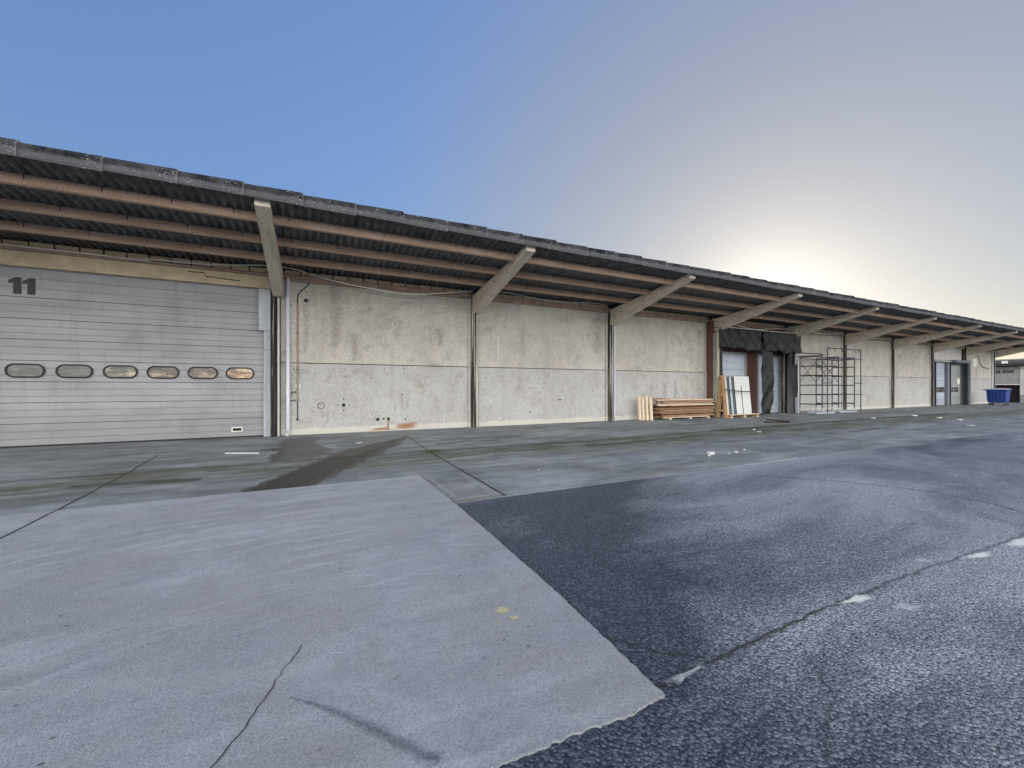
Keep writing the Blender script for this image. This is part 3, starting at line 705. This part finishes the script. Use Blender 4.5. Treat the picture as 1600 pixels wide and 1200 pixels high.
def cloth(name, u0, u1, z0, z1, y, amp, nu, nz, seed, mat, parent, warp=None, thick=.012):
    rr = random.Random(seed); ph = [(rr.uniform(2, 7), rr.uniform(-3, 3), rr.uniform(0, 6.3), rr.uniform(.3, 1)) for _ in range(7)]
    v = []; f = []
    for j in range(nz+1):
        for i in range(nu+1):
            a, c = i/nu, j/nz; x = u0+(u1-u0)*a; z = z0+(z1-z0)*c
            d = sum(w*(1-2*abs(math.sin((fx*x+fz*z*1.6+p)*.8))) for fx, fz, p, w in ph)/4*amp*(1-.75*c)
            pt = [x, y+d, z]
            if warp: pt = warp(pt, a, c)
            v.append(pt)
    for j in range(nz):
        for i in range(nu): f.append((j*(nu+1)+i, j*(nu+1)+i+1, (j+1)*(nu+1)+i+1, (j+1)*(nu+1)+i))
    m = MB(); m.poly(v, f); o = m.build(name, mat, parent, smooth=True)
    s_ = o.modifiers.new('thick', 'SOLIDIFY'); s_.thickness = thick; return o
YF = 13.33
ds = MB(); ds.box(17.55, 17.70, YF-.05, YF+.06, 0, 4.16, 0); ds.box(24.21, 24.30, YF-.05, YF+.05, 0, 4.3, 1); ds.box(20.86, 20.92, YF-.03, YF+.03, 4.15, 4.38, 1)
ds.box(17.70, 24.21, YF-.03, YF+.04, 4.385, 4.45, 1)
ds.box(17.70, 24.21, YF+.045, YF+.60, 4.36, 4.40, 2)
ds.box(24.15, 24.20, YF+.06, YB-.02, 0, 4.35, 3); ds.box(17.60, 17.65, YF+.07, 13.56, 0, 4.1, 3)
shelter = ds.build('dock_shelter', [M['mossy_post'], M['offwhite_post'], M['tarp'], M['jamb_grey']], S)
cloth('valance', 17.66, 20.90, 3.36, 4.39, YF-.08, .10, 90, 18, 3, M['tarp'], shelter, lambda p, a, c: [p[0], p[1]-.03*(1-c)*abs(math.sin(a*13)), p[2]+(1-c)*(.05*math.sin(a*5.5)+.03*math.sin(a*17))])
def warpv(p, a, c):
    k = max(0, 1-a/.28); p[2] += -.0*k; p[0] += (1-c)*.05*k; p[2] += (1-c)*(.05*math.sin(a*7)-.22*max(0, 1-abs(a-.07)/.12)+.07*math.sin(a*19)); p[0] -= .10*k*(1-c); p[1] -= .07*k*math.sin(c*3.1)+.03*k*math.sin((a+c*.25)*60)
    return p
cloth('valance', 20.94, 24.33, 3.36, 4.39, YF-.09, .11, 90, 18, 8, M['tarp'], shelter, warpv)
def warpt(p, a, c): p[0] += -.10*(1-c)*a+.10*math.sin(c*3.1)*a; p[1] -= .05*a*math.sin(c*3.1); return p
cloth('curtain', 20.96, 21.85, .06, 3.55, YF-.03, .13, 24, 80, 5, M['tarp'], shelter, lambda p, a, c: (warpt(p, a, c)))
m = MB()
for k in range(7): m.box(20.95, 21.82+.12*math.sin((.3+k*.47)/3.5*3.1), YF-.115, YF-.10, .29+k*.47, .325+k*.47, 0)
m.build('curtain_strap', M['tarp_band'], shelter)
cloth('curtain', 17.72, 17.98, .1, 3.4, YF+.0, .05, 8, 40, 9, M['tarp'], shelter)
cloth('curtain', 23.35, 24.18, .06, 3.5, YF-.01, .08, 16, 50, 12, M['tarp'], shelter, lambda p, a, c: [p[0]+.35*(1-a)*(1-c), p[1]-.05*(1-a), p[2]])
m = MB(); m.prism([(23.72, 3.3), (23.70, 2.7), (23.95, 2.75), (24.0, 3.35)], 'y', YF-.16, YF-.15); m.build('curtain_patch', M['grey_pad'], shelter); m = MB(); m.prism([(23.8, .9), (24.1, .95), (24.12, .1), (23.82, .1)], 'y', YF-.12, YF-.11); m.build('curtain_patch', M['grey_pad'], shelter)

# ---- loading bay with grey pads (bay 7)
xl = colx(7); m = MB()
m.box(xl+.06, 49.0, YB+.06, YB+.24, 3.5, 4.73, 0); m.box(45.62, 46.62, YB, YB+.2, 0, 3.5, 1); m.box(48.72, 48.98, YB, YB+.2, 0, 3.5, 1); m.box(xl+.06, xl+.3, YB, YB+.2, 0, 3.5, 1)
m.build('door_surround', [M['plain_render'], M['grey_pad']], S)
dc = sectional('sectional_door', xl+.3, 45.62, YB+.06, [.5, 1.0, 1.5, 2.0, 2.5, 3.0], 3.48, M['pale_door'], 1)
dd = sectional('sectional_door', 46.62, 48.72, YB+.06, [.6, 1.2, 1.8, 2.4], 3.48, M['dull_door'], 1)
for d_, xs in ((dc, (44.5, 45.2)), (dd, (47.0, 47.85))):
    for x in xs: door_window(x, 1.27, .62, .40, .09, YB+.055, d_, .06)
m = MB(); m.box(48.1, 48.55, YB+.04, YB+.055, 1.75, 2.2, 0); m.build('notice', M['white_card'], dd)
m = MB()
m.box(45.66, 45.95, 13.86, YB, 0, 3.4, 0); m.box(46.32, 46.40, 13.9, YB, 0, 3.4, 1); m.box(48.78, 48.98, 13.5, YB, 0, 3.45, 0); m.box(48.70, 48.775, 13.62, 13.9, 0, 3.4, 1)
m.box(xl+.06, xl+.14, 13.7, YB, 0, 3.42, 1)  # column's shade beside the door, built as a thin dark strip
m.box(46.0, 48.98, 13.5, YB, 3.46, 3.66, 0); m.box(46.45, 48.65, 13.7, YB, 3.34, 3.455, 1); m.box(xl+.15, 45.95, 13.75, YB, 3.45, 3.6, 2)
m.build('dock_shelter', [M['grey_pad'], M['dark_pad'], M['jamb_grey']], S, bevel=.02)

# ------------------------------------------------------------------ things in front of the shed
m = MB(); m.box(51.05, 51.85, YW-.02, YW-.004, 3.35, 4.05, 0); m.box(51.02, 51.88, YW-.026, YW-.02, 3.32, 4.08, 1)
m = MB(); m.box(51.0, 51.75, YW-.03, YW-.002, 3.25, 3.95, 0)
o = m.build('wall_sign', M['white_card'], origin=(51.4, YW, 3.6), bevel=.01); tag(o, 'small blank white square sign high on the wall panel beyond the far loading doors', 'sign')

# lumber stack: every plank a thing
nplank = 0
def plank(x0, x1, y0, y1, z0, z1, mat, label, grp):
    m = MB(); c = ((x0+x1)/2, (y0+y1)/2, z0); m.box(x0, x1, y0, y1, z0, z1)
    o = m.build('timber_plank', M[mat], origin=c, bevel=.004); tag(o, label, 'plank', grp); o.rotation_euler.z = R.uniform(-.006, .006); return o
z = .11
for r_ in range(16):
    pale = r_ >= 11
    th = .047 if not pale else .058
    y = 13.32
    for c_ in range(4):
        x0 = 13.66+R.uniform(-.18, .34)+(.10 if pale else 0)+(.0 if r_ > 6 else R.uniform(0, .25)); x1 = 17.42+R.uniform(-.22, .10)
        if r_ == 10 and c_ == 0: x0 += .6
        w = R.uniform(.105, .125)
        if pale and c_ == 3 and r_ > 14: continue
        if pale: mat = 'pale_pine' if R.random() < .8 else 'red_timber'
        else: mat = R.choice(['red_timber', 'red_timber', 'orange_timber', 'dark_timber'] if r_ not in (9, 10) else ['dark_timber', 'dark_timber', 'red_timber'])
        if mat == 'pale_pine': lab, g = 'pale pine plank in the upper layers of the timber stack by the brown column', 'pale planks on top of the timber stack'
        elif mat == 'dark_timber': lab, g = 'dark brown plank lying in the timber stack against the wall', 'dark planks in the timber stack'
        elif mat == 'orange_timber': lab, g = 'light orange brown plank lying in the lower half of the timber stack', 'orange planks in the timber stack'
        else: lab, g = 'reddish brown sawn plank lying in the timber stack against the wall', 'reddish planks in the timber stack'
        plank(x0, x1, y+R.uniform(-.05, .03), y+w-.012, z+R.uniform(0, .006), z+th-R.uniform(.010, .024), mat, lab, g)
        y += .13
    z += th
plank(13.55, 14.5, 13.36, 13.52, z+.002, z+.03, 'red_timber', 'short reddish board lying loose on top of the left end of the timber stack', None)
plank(13.5, 14.2, 13.55, 13.66, z+.002, z+.045, 'dark_timber', 'short dark offcut on top of the timber stack, behind the reddish board', None)
plank(15.9, 17.3, 13.5, 13.6, z-.055, z-.02, 'dark_timber', 'dark thin board lying on top of the timber stack at its right end', None)
for x, lab in ((14.4, 'short pale bearer under the left part of the timber stack'), (15.7, 'short pale bearer under the middle of the timber stack'), (16.9, 'short pale bearer under the right end of the timber stack')):
    m = MB(); m.box(x-.05, x+.05, 13.22, 13.85, 0, .075); o = m.build('timber_bearer', M['pale_pine'], origin=(x, 13.5, 0), bevel=.004); tag(o, lab, 'bearer', 'bearers under the timber stack')
plank(13.95, 16.9, 13.24, 13.31, .076, .105, 'pale_pine', 'long pale batten along the bottom front edge of the timber stack', None)
labs = ['weathered pale post leaning at the far left end of the timber stack', 'pale post leaning between the weathered leftmost post and the tallest post', 'tallest pale post leaning left of the timber stack', 'pale post leaning directly against the left end of the timber stack']
for k, (x, y, h, w) in enumerate(((12.83, 13.50, 1.03, .14), (12.93, 13.40, 1.0, .12), (13.06, 13.30, 1.07, .13), (13.20, 13.20, 1.0, .14))):
    m = MB(); n = 8
    prof = [(-w/2, 0), (w/2, 0), (w/2, .03)]+[(w/2*math.cos(math.pi*i/n), .03+.05*math.sin(math.pi*i/n)) for i in range(1, n)]+[(-w/2, .03)]
    m.prism([(p[0], -p[1]) for p in prof], 'z', 0, h, 0)
    o = m.build('timber_post', M['pale_pine'], origin=(0, 0, 0), bevel=.003); o.location = (x, y, .012); o.rotation_euler = (math.radians(-6.5), math.radians(-1.2), math.radians(-33))
    tag(o, labs[k], 'post', 'posts leaning by the timber stack')

# pallet with A-frame and glass sheets
px0, px1, py0, py1 = 17.80, 19.95, 12.72, 13.22
pal = thing('pallet', 'pale wooden pallet carrying the white glass sheets before the loading door', 'pallet', (18.9, 12.95, 0))
for k in range(4): 
    m = MB(); y = py0+k*.14; m.box(px0, px1, y, y+.10, .125, .15); m.build('deck_board', M['pale_pine'], pal, bevel=.003)
for x in (px0, (px0+px1)/2-.1, px1-.2):
    m = MB(); m.box(x+.02, x+.12, py0+.01, py1-.01, .03, .124); m.build('block', M['orange_timber'], pal, bevel=.003)
    m = MB(); m.box(x, x+.14, py0, py1, 0, .028); m.build('runner', M['pale_pine'], pal)
rk = thing('glass_rack', 'orange brown wooden A-frame rack standing at the left end of the pallet', 'rack', (17.6, 13.07, 0))
for side in (0, 1):
    xx = 17.56+side*.12
    for ya in (-.21, .21):
        m = MB(); m.bar((xx, 13.07+ya, .0), (xx, 13.07+ya*.12, 2.0), .09, .05, 0, (1, 0, 0)); m.build('leg', M['orange_timber'], rk, bevel=.003)
    for zz in (.35, 1.1):
        wv = .21*(1-zz/2.25); m = MB(); m.box(xx-.03, xx+.03, 13.07-wv, 13.07+wv, zz-.05, zz+.05); m.build('cross_bar', M['orange_timber'], rk)
m = MB(); m.box(17.5, 17.76, 13.03, 13.11, 1.94, 2.02); m.build('ridge_bar', M['orange_timber'], rk)
sheets = [(17.80, 18.6, 1.86, 'glass_white', 'greyish glass sheet at the left edge of the glass rack, only its edge strip showing', 0.0), (17.93, 18.6, 1.84, 'glass_teal', 'dark teal glass sheet leaning second from the left on the rack', .03),
          (18.04, 18.7, 1.85, 'glass_blue', 'pale blue glass sheet between the two dark ones on the rack', .06), (18.2, 18.8, 1.83, 'glass_teal', 'dark glass sheet just left of the large white sheet on the rack', .09),
          (18.32, 19.45, 1.86, 'glass_white', 'large white glass sheet, widest one leaning on the rack', .12), (18.78, 19.40, 1.38, 'glass_white', 'shorter white glass sheet in front of the large white one', .15)]
for x0, x1, h, mt, lab, off in sheets:
    m = MB(); w2 = (x1-x0)/2; m.box(-w2, w2, -.008, .008, 0, h, 1); m.box(-w2+.008, w2-.008, -.012, -.0075, .008, h-.008, 0); m.box(-w2+.008, w2-.008, .0075, .012, .008, h-.008, 0)
    o = m.build('glass_sheet', [M[mt], M['glass_teal']]); o.location = ((x0+x1)/2, 12.93-off, .152); o.rotation_euler.x = math.radians(-5.5); tag(o, lab, 'glass sheet', 'glass sheets on the rack')
m = MB(); m.bar((17.60, 12.90, 1.36), (18.30, 12.695, 1.27), .01, .045); m.bar((18.30, 12.695, 1.27), (18.78, 12.665, 1.26), .008, .045); m.bar((18.78, 12.655, 1.255), (19.46, 12.655, 1.25), .008, .045)
o = m.build('strap', M['strap_black'], origin=(18.9, 12.7, 1.28)); tag(o, 'black lashing strap tied across the white glass sheets', 'strap')

# scaffold
sc = thing('scaffold', 'steel scaffold of ladder frames standing by the wall beside the black dock shelter', 'scaffold', (26.6, 13.0, 0))
def tubes(name, segs, r=.026, mat='scaffold_steel', parent=None):
    m = MB()
    for s_ in segs: m.tube(s_, r, 8)
    return m.build(name, M[mat], parent or sc, smooth=False)
ya, yb = 12.45, 13.58
for x, top in ((24.92, 3.22), (26.55, 3.12), (28.25, 3.12)):
    seg = [[(x, ya, .12), (x, ya, top+.06)], [(x, yb, .12), (x, yb, top)]]
    for k in range(6): z = .52+k*.53; seg.append([(x, ya, z), (x, yb, z)])
    seg.append([(x, ya-.02, top-.04), (x, yb, top-.04)])
    fr = tubes('ladder_frame', seg, .03)
    m = MB()
    for y in (ya, yb): m.box(x-.07, x+.07, y-.07, y+.07, .105, .12); m.tube([(x, y, .1), (x, y, .3)], .036, 8)
    m.build('base_foot', M['scaffold_light'], fr)
for (xa_, xb_) in ((24.92, 26.55), (26.55, 28.25)):
    for y in (yb, ya) if xa_ < 25 else (yb,):
        for z0, z1_ in ((1.75, 2.95), (2.95, 1.75)): tubes('diagonal_brace', [[(xa_, y+.03, z0), (xb_, y+.03, z1_)]], .016)
    tubes('ledger', [[(xa_, ya, 3.08), (xb_, ya, 3.08)]], .026); tubes('ledger', [[(xa_, yb, 3.10), (xb_, yb, 3.10)]], .026)
    tubes('ledger', [[(xa_, ya+.04, .55), (xb_, ya+.04, .55)]], .022)
gx0, gx1, gy = 25.25, 28.75, 12.36
gf = tubes('guard_frame', [[(gx0, gy, .05), (gx0, gy, 3.66)], [(gx1, gy, .05), (gx1, gy, 3.66)], [(gx0, gy, 3.62), (gx1, gy, 3.62)],
           [(24.85, gy, 1.05), (25.65, gy, 1.05)], [(24.85, gy, 1.7), (25.65, gy, 1.7)], [(25.15, gy, 3.05), (25.65, gy, 3.05)],
           [(28.2, gy, 1.05), (28.9, gy, 1.05)], [(28.2, gy, 1.7), (28.9, gy, 1.7)], [(28.2, gy, 3.1), (28.9, gy, 3.1)]], .028)
tubes('clip', [[(x, gy, 3.62), (x+.06, gy-.02, 3.45)] for x in (25.45, 25.9, 26.7, 27.1, 28.0, 28.45)], .018, 'scaffold_steel', gf)
tubes('ledger', [[(23.9, 13.5, 3.42), (24.95, ya, 3.26)]], .026); tubes('ledger', [[(23.95, 13.45, 3.15), (24.92, ya, 3.2)]], .026)
for x0, x1, y0, y1, z0, z1_ in ((24.5, 26.3, 12.5, 13.0, .0, .10), (24.7, 26.5, 13.05, 13.5, .0, .14), (26.6, 28.5, 12.42, 12.75, .02, .09), (26.7, 28.4, 12.85, 13.4, 0, .12)):
    m = MB(); m.box(x0, x1, y0, y1, z0, z1_-.015); m.box(x0+.02, x1-.02, y0+.02, y1-.02, z1_-.015, z1_); m.build('deck_board', M['scaffold_light'], sc, bevel=.006)

# dumpster
bx, by = 50.3, 12.35
bn = thing('dumpster', 'blue four wheeled waste container with pale lid at the far end of the warehouse', 'waste container', (bx, by, 0))
def loft(secs, mi=0):
    m = MB(); n = len(secs[0]); v = [p for s_ in secs for p in s_]
    f = [(i*n+k, i*n+(k+1) % n, (i+1)*n+(k+1) % n, (i+1)*n+k) for i in range(len(secs)-1) for k in range(n)]
    f += [tuple(range(n))[::-1], tuple((len(secs)-1)*n+k for k in range(n))]; m.poly(v, f, mi); return m
def rect(hx, hy, z): return [(bx-hx, by-hy, z), (bx+hx, by-hy, z), (bx+hx, by+hy, z), (bx-hx, by+hy, z)]
m = loft([rect(.40, .47, .22), rect(.43, .51, .4), rect(.46, .55, 1.18), rect(.50, .59, 1.2), rect(.50, .59, 1.27)])
body = m.build('body', M['bin_blue'], bn, bevel=.03)
m = MB()
for k in range(1, 5):
    yk = by-.45+k*.18; m.box(bx-.50, bx-.44, yk-.03, yk+.03, .5, 1.1)
m.box(bx-.505, bx-.47, by-.09, by+.09, 1.0, 1.12); m.build('rib', M['bin_blue'], body, bevel=.01)
m = MB(); m.tube([(bx-.5, by+.61, 1.24), (bx-.5, by+.68, 1.27), (bx+.3, by+.68, 1.27)], .03, 8); m.tube([(bx-.5, by-.61, 1.24), (bx-.5, by-.68, 1.27), (bx+.3, by-.68, 1.27)], .03, 8)
m.build('handle', M['bin_blue'], bn)
m = MB(); n = 8; prof = [(by-.60, 1.272)]+[(by-.60*math.cos(math.pi*i/n), 1.29+.10*math.sin(math.pi*i/n)) for i in range(n+1)]+[(by+.60, 1.272)]
m.prism(prof, 'x', bx-.5, bx+.52); m.build('lid', M['bin_lid'], bn, bevel=.01)
for dx in (-.32, .32):
    for dy in (-.38, .38):
        m = MB(); x, y = bx+dx, by+dy
        m.prism([(y+.1*math.cos(a*math.pi/8), .1+.1*math.sin(a*math.pi/8)) for a in range(16)], 'x', x-.025, x+.025); w_ = m.build('wheel', M['rubber'], bn)
        m = MB(); m.box(x-.04, x-.03, y-.05, y+.05, .08, .235); m.box(x+.03, x+.04, y-.05, y+.05, .08, .235); m.build('bracket', M['galv'], w_)

# far building beyond the gap
fb = thing('storage_building', 'low pale building with dark eaves and half dark door beyond the end of the warehouse', 'building', (66, 14, 0))
FX = 61.0
m = MB(); m.box(FX, FX+12, 4, 13.6, .75, 3.5, 0); m.box(FX-.01, FX+12, 4, 13.6, 0, .74, 1); m.box(FX, FX+12, 17.0, 26, 0, 3.5, 0); m.box(FX+.5, FX+12, 13.6, 17.0, 0, 3.5, 0)
m.build('wall', [M['plain_render'], M['jamb_grey']], fb)
m = MB(); m.box(FX-.6, FX+12.6, 3.4, 26.6, 3.55, 3.85, 0); m.box(FX-.62, FX-.55, 3.38, 26.62, 3.8, 4.1, 1); m.prism([(FX-.6, 3.86), (FX+6, 4.5), (FX+12.6, 3.86)], 'y', 3.4, 26.6, 1)
m.build('roof', [M['eave_brown'], M['lichen_roof']], fb)
m = MB(); m.box(FX+.04, FX+.1, 13.62, 16.98, 1.78, 3.49, 0); m.box(FX+.38, FX+.44, 13.62, 16.98, 0.0, 1.78, 1); m.box(FX+.03, FX+.12, 13.62, 16.98, 1.70, 1.78, 2)  # shaded opening under the raised door is drawn as a dark board
fd = m.build('lifting_door', [M['jamb_grey'], M['dark_void'], M['white_card']], fb)
for yy in (14.35, 15.2):
    m = MB(); m.ring(capsule(yy, 3.0, .7, .28, .06), capsule(yy, 3.0, .6, .18, .03), 'x', FX+.0, FX+.045, 0); m.prism(capsule(yy, 3.0, .61, .19, .03), 'x', FX+.03, FX+.044, 1); m.build('window', [M['rubber'], M['pane']], fd)
m = MB(); m.box(FX-.67, FX-.63, 14.2, 14.6, 3.78, 4.02); m.build('lamp', M['white_card'], fb)

# ------------------------------------------------------------------ litter and weeds
def shard(name, x, y, r, h, seed, mat, lab, cat, grp=None, stretch=1.0, rot=0):
    rr = random.Random(seed); n = 7; p = [(x+stretch*r*rr.uniform(.5, 1)*math.cos(2*math.pi*k/n), y+r*rr.uniform(.5, 1)*math.sin(2*math.pi*k/n)) for k in range(n)]
    m = MB(); m.prism(p, 'z', .004, h); o = m.build(name, M[mat], origin=(x, y, 0)); o.rotation_euler.z = rot; tag(o, lab, cat, grp); return o
lit = [(7.75, 6.02, .10, .05, 'largest scrap of crumpled white paper on the concrete near the asphalt edge'), (7.5, 5.86, .045, .02, 'small white crumb just in front of the largest paper scrap'), (8.46, 5.93, .05, .03, 'white scrap a little to the right of the largest paper scrap'),
       (8.15, 5.88, .03, .015, 'tiny white crumb between the two bigger paper scraps'), (9.0, 6.1, .035, .02, 'tiny white crumb furthest right of the paper scraps near the asphalt edge'),
       (13.45, 8.78, .07, .03, 'white scrap lying in front of the glass rack on the mossy concrete'), (13.02, 8.33, .08, .02, 'flat white scrap nearest the camera in front of the timber stack'),
       (23.4, 9.6, .12, .04, 'white scrap on the moss in front of the scaffold'), (27.4, 9.55, .17, .05, 'white scrap on the moss to the right of the scaffold'), (26.7, 8.4, .14, .04, 'white scrap on the open concrete right of the scaffold, before the moss band'),
       (25.9, 7.5, .12, .04, 'white scrap at mid apron in front of the grey loading doors'), (22.4, 6.2, .16, .02, 'long white smear of paper close to the asphalt edge on the far right'), (1.07, 11.28, .12, .012, 'flat white scrap beside the damp stain near the wall'),
       (3.55, 6.2, .03, .01, 'tiny white chip on the dark concrete left of the joint')]
for k, (x, y, r, h, lab) in enumerate(lit): shard('paper_scrap', x, y, r, h, k, 'litter_white', lab, 'paper scrap', 'white scraps on the concrete')
m = MB(); m.bar((-1.74, 10.72, .014), (-1.08, 10.39, .014), .035, .018); o = m.build('lath', M['litter_white'], origin=(-1.4, 10.55, 0)); tag(o, 'thin white lath lying on the concrete in front of door 11', 'lath')
for a, c, w, h, lab in (((16.55, 10.35), (17.45, 9.95), .16, .04, 'dark rotten board lying flat on the concrete before the loading bay'), ((17.35, 10.75), (17.35, 9.85), .13, .05, 'dark broken board crossing the end of the rotten one')):
    m = MB(); z_ = .03 if 'rotten board' in lab else .075; m.bar((a[0], a[1], z_), (c[0], c[1], z_), w, h); o = m.build('broken_board', M['rotten_wood'], origin=((a[0]+c[0])/2, (a[1]+c[1])/2, 0), bevel=.004); tag(o, lab, 'board', 'broken boards on the concrete')
m = MB(); rr = random.Random(4)
for k in range(170):
    x, y = 2.36+rr.gauss(0, .09), 9.02+rr.gauss(0, .035); h = rr.uniform(.02, .075); a = rr.uniform(0, 6.28); d = rr.uniform(.01, .035)
    m.face([(x-.004, y, .004), (x+.004, y, .004), (x+d*math.cos(a), y+d*math.sin(a), h)])
o = m.build('weed', M['grass'], origin=(2.36, 9.02, 0)); tag(o, 'small tuft of green weeds growing in the paving joint', 'weed')

# ------------------------------------------------------------------ sky, sun, camera
AZ, EL = math.radians(31.6), math.radians(10.3)       # sun azimuth from +X towards +Y
sd = Vector((math.cos(AZ)*math.cos(EL), math.sin(AZ)*math.cos(EL), math.sin(EL)))
w = bpy.data.worlds.new('World'); scene.world = w; w.use_nodes = True
nt = w.node_tree; bg = nt.nodes['Background']
sky = nt.nodes.new('ShaderNodeTexSky'); sky.sky_type = 'NISHITA'; sky.sun_disc = False
sky.sun_elevation = EL; sky.sun_rotation = math.pi/2-AZ; sky.air_density = 1.0; sky.dust_density = .7; sky.ozone_density = 3.0
def wn(kind, **kw):
    n = nt.nodes.new(kind)
    for k_, v_ in kw.items(): setattr(n, k_, v_)
    return n
def wm(op, a_, b_=0., c_=0., clamp=False):
    n = wn('ShaderNodeMath', operation=op, use_clamp=clamp)
    for k_, v_ in enumerate((a_, b_, c_)):
        if hasattr(v_, 'node'): nt.links.new(v_, n.inputs[k_])
        else: n.inputs[k_].default_value = v_
    return n.outputs[0]
STR = .12
tc = wn('ShaderNodeTexCoord'); dirv = tc.outputs['Generated']
sx = wn('ShaderNodeSeparateXYZ'); nt.links.new(dirv, sx.inputs[0])
dt = wn('ShaderNodeVectorMath', operation='DOT_PRODUCT'); nt.links.new(dirv, dt.inputs[0]); dt.inputs[1].default_value = sd
bw = wn('ShaderNodeRGBToBW'); nt.links.new(sky.outputs[0], bw.inputs[0])
glow = wm('POWER', wm('MAXIMUM', dt.outputs['Value'], 0.), 130.)
f_ = wm('ADD', wm('ADD', .265, wm('DIVIDE', 4.19, wm('ADD', 1., wm('MULTIPLY', bw.outputs[0], 13.3*STR)))), wm('MULTIPLY', glow, .07))
vs1 = wn('ShaderNodeVectorMath', operation='SCALE'); tint = wn('ShaderNodeVectorMath', operation='MULTIPLY'); nt.links.new(sky.outputs[0], tint.inputs[0]); tint.inputs[1].default_value = (.95, .875, .95); nt.links.new(tint.outputs[0], vs1.inputs[0]); nt.links.new(f_, vs1.inputs['Scale'])
# thin high haze: slightly greyer towards the sun
veil = wn('ShaderNodeMapRange', interpolation_type='SMOOTHSTEP'); nt.links.new(dt.outputs['Value'], veil.inputs[0]); veil.inputs[1].default_value = .6; veil.inputs[2].default_value = .97; veil.inputs[4].default_value = .5
hs = wn('ShaderNodeRGBToBW'); nt.links.new(vs1.outputs[0], hs.inputs[0])
gm = wn('ShaderNodeCombineColor')
for k_, q_ in enumerate((1.06, 1.06, .91)): nt.links.new(wm('MULTIPLY', hs.outputs[0], q_), gm.inputs[k_])
vm = wn('ShaderNodeMix', data_type='RGBA'); nt.links.new(veil.outputs[0], vm.inputs[0]); nt.links.new(vs1.outputs[0], vm.inputs[6]); nt.links.new(gm.outputs[0], vm.inputs[7])
# white cloud bank added out of view, to brighten the shaded wall and beams
mpn = wn('ShaderNodeMapping'); mpn.inputs['Scale'].default_value = (1, 1, 2.4); nt.links.new(dirv, mpn.inputs['Vector'])
nz = wn('ShaderNodeTexNoise'); nz.inputs['Scale'].default_value = 3.2; nz.inputs['Detail'].default_value = 7; nt.links.new(mpn.outputs[0], nz.inputs['Vector'])
side = wn('ShaderNodeMapRange', interpolation_type='SMOOTHSTEP'); sdot = wn('ShaderNodeVectorMath', operation='DOT_PRODUCT'); nt.links.new(dirv, sdot.inputs[0]); sdot.inputs[1].default_value = (-.5, -.866, 0); nt.links.new(sdot.outputs['Value'], side.inputs[0]); side.inputs[1].default_value = -.1; side.inputs[2].default_value = .4
low = wn('ShaderNodeMapRange', interpolation_type='SMOOTHSTEP'); nt.links.new(sx.outputs[2], low.inputs[0]); low.inputs[1].default_value = .95; low.inputs[2].default_value = .5
cl = wn('ShaderNodeMapRange', interpolation_type='SMOOTHSTEP'); nt.links.new(nz.outputs[0], cl.inputs[0]); cl.inputs[1].default_value = .3; cl.inputs[2].default_value = .6
cm = wm('MULTIPLY', wm('MULTIPLY', side.outputs[0], low.outputs[0]), wm('ADD', .35, wm('MULTIPLY', cl.outputs[0], .65)))
FILL_CLOUD = 3.35/STR
mx = wn('ShaderNodeMix', data_type='RGBA'); nt.links.new(cm, mx.inputs[0]); nt.links.new(vm.outputs[2], mx.inputs[6]); mx.inputs[7].default_value = (FILL_CLOUD, FILL_CLOUD*.98, FILL_CLOUD*.95, 1)
nt.links.new(mx.outputs[2], bg.inputs[0]); bg.inputs[1].default_value = STR
L = bpy.data.lights.new('sun', 'SUN'); L.energy = 3.0; L.angle = math.radians(.5); L.color = (1, .9, .76)
lo = bpy.data.objects.new('sun', L); COL.objects.link(lo); lo.rotation_euler = (-sd).to_track_quat('-Z', 'Y').to_euler()
cam = bpy.data.cameras.new('camera'); co = bpy.data.objects.new('camera', cam); COL.objects.link(co)
co.location = (0, 0, 1.45); co.rotation_euler = (math.radians(90), 0, math.radians(63.97-90))
cam.sensor_width = 36; cam.lens = 36*633.5/1600; cam.shift_y = 5.4/1600; cam.clip_end = 6000; cam.clip_start = .05
scene.camera = co
vs_ = scene.view_settings; vs_.view_transform = 'Standard'; vs_.look = 'None'; vs_.gamma = 1; vs_.exposure = 0.45
scene.cycles.use_denoising = True
scene.cycles.max_bounces = 8; scene.cycles.transparent_max_bounces = 12
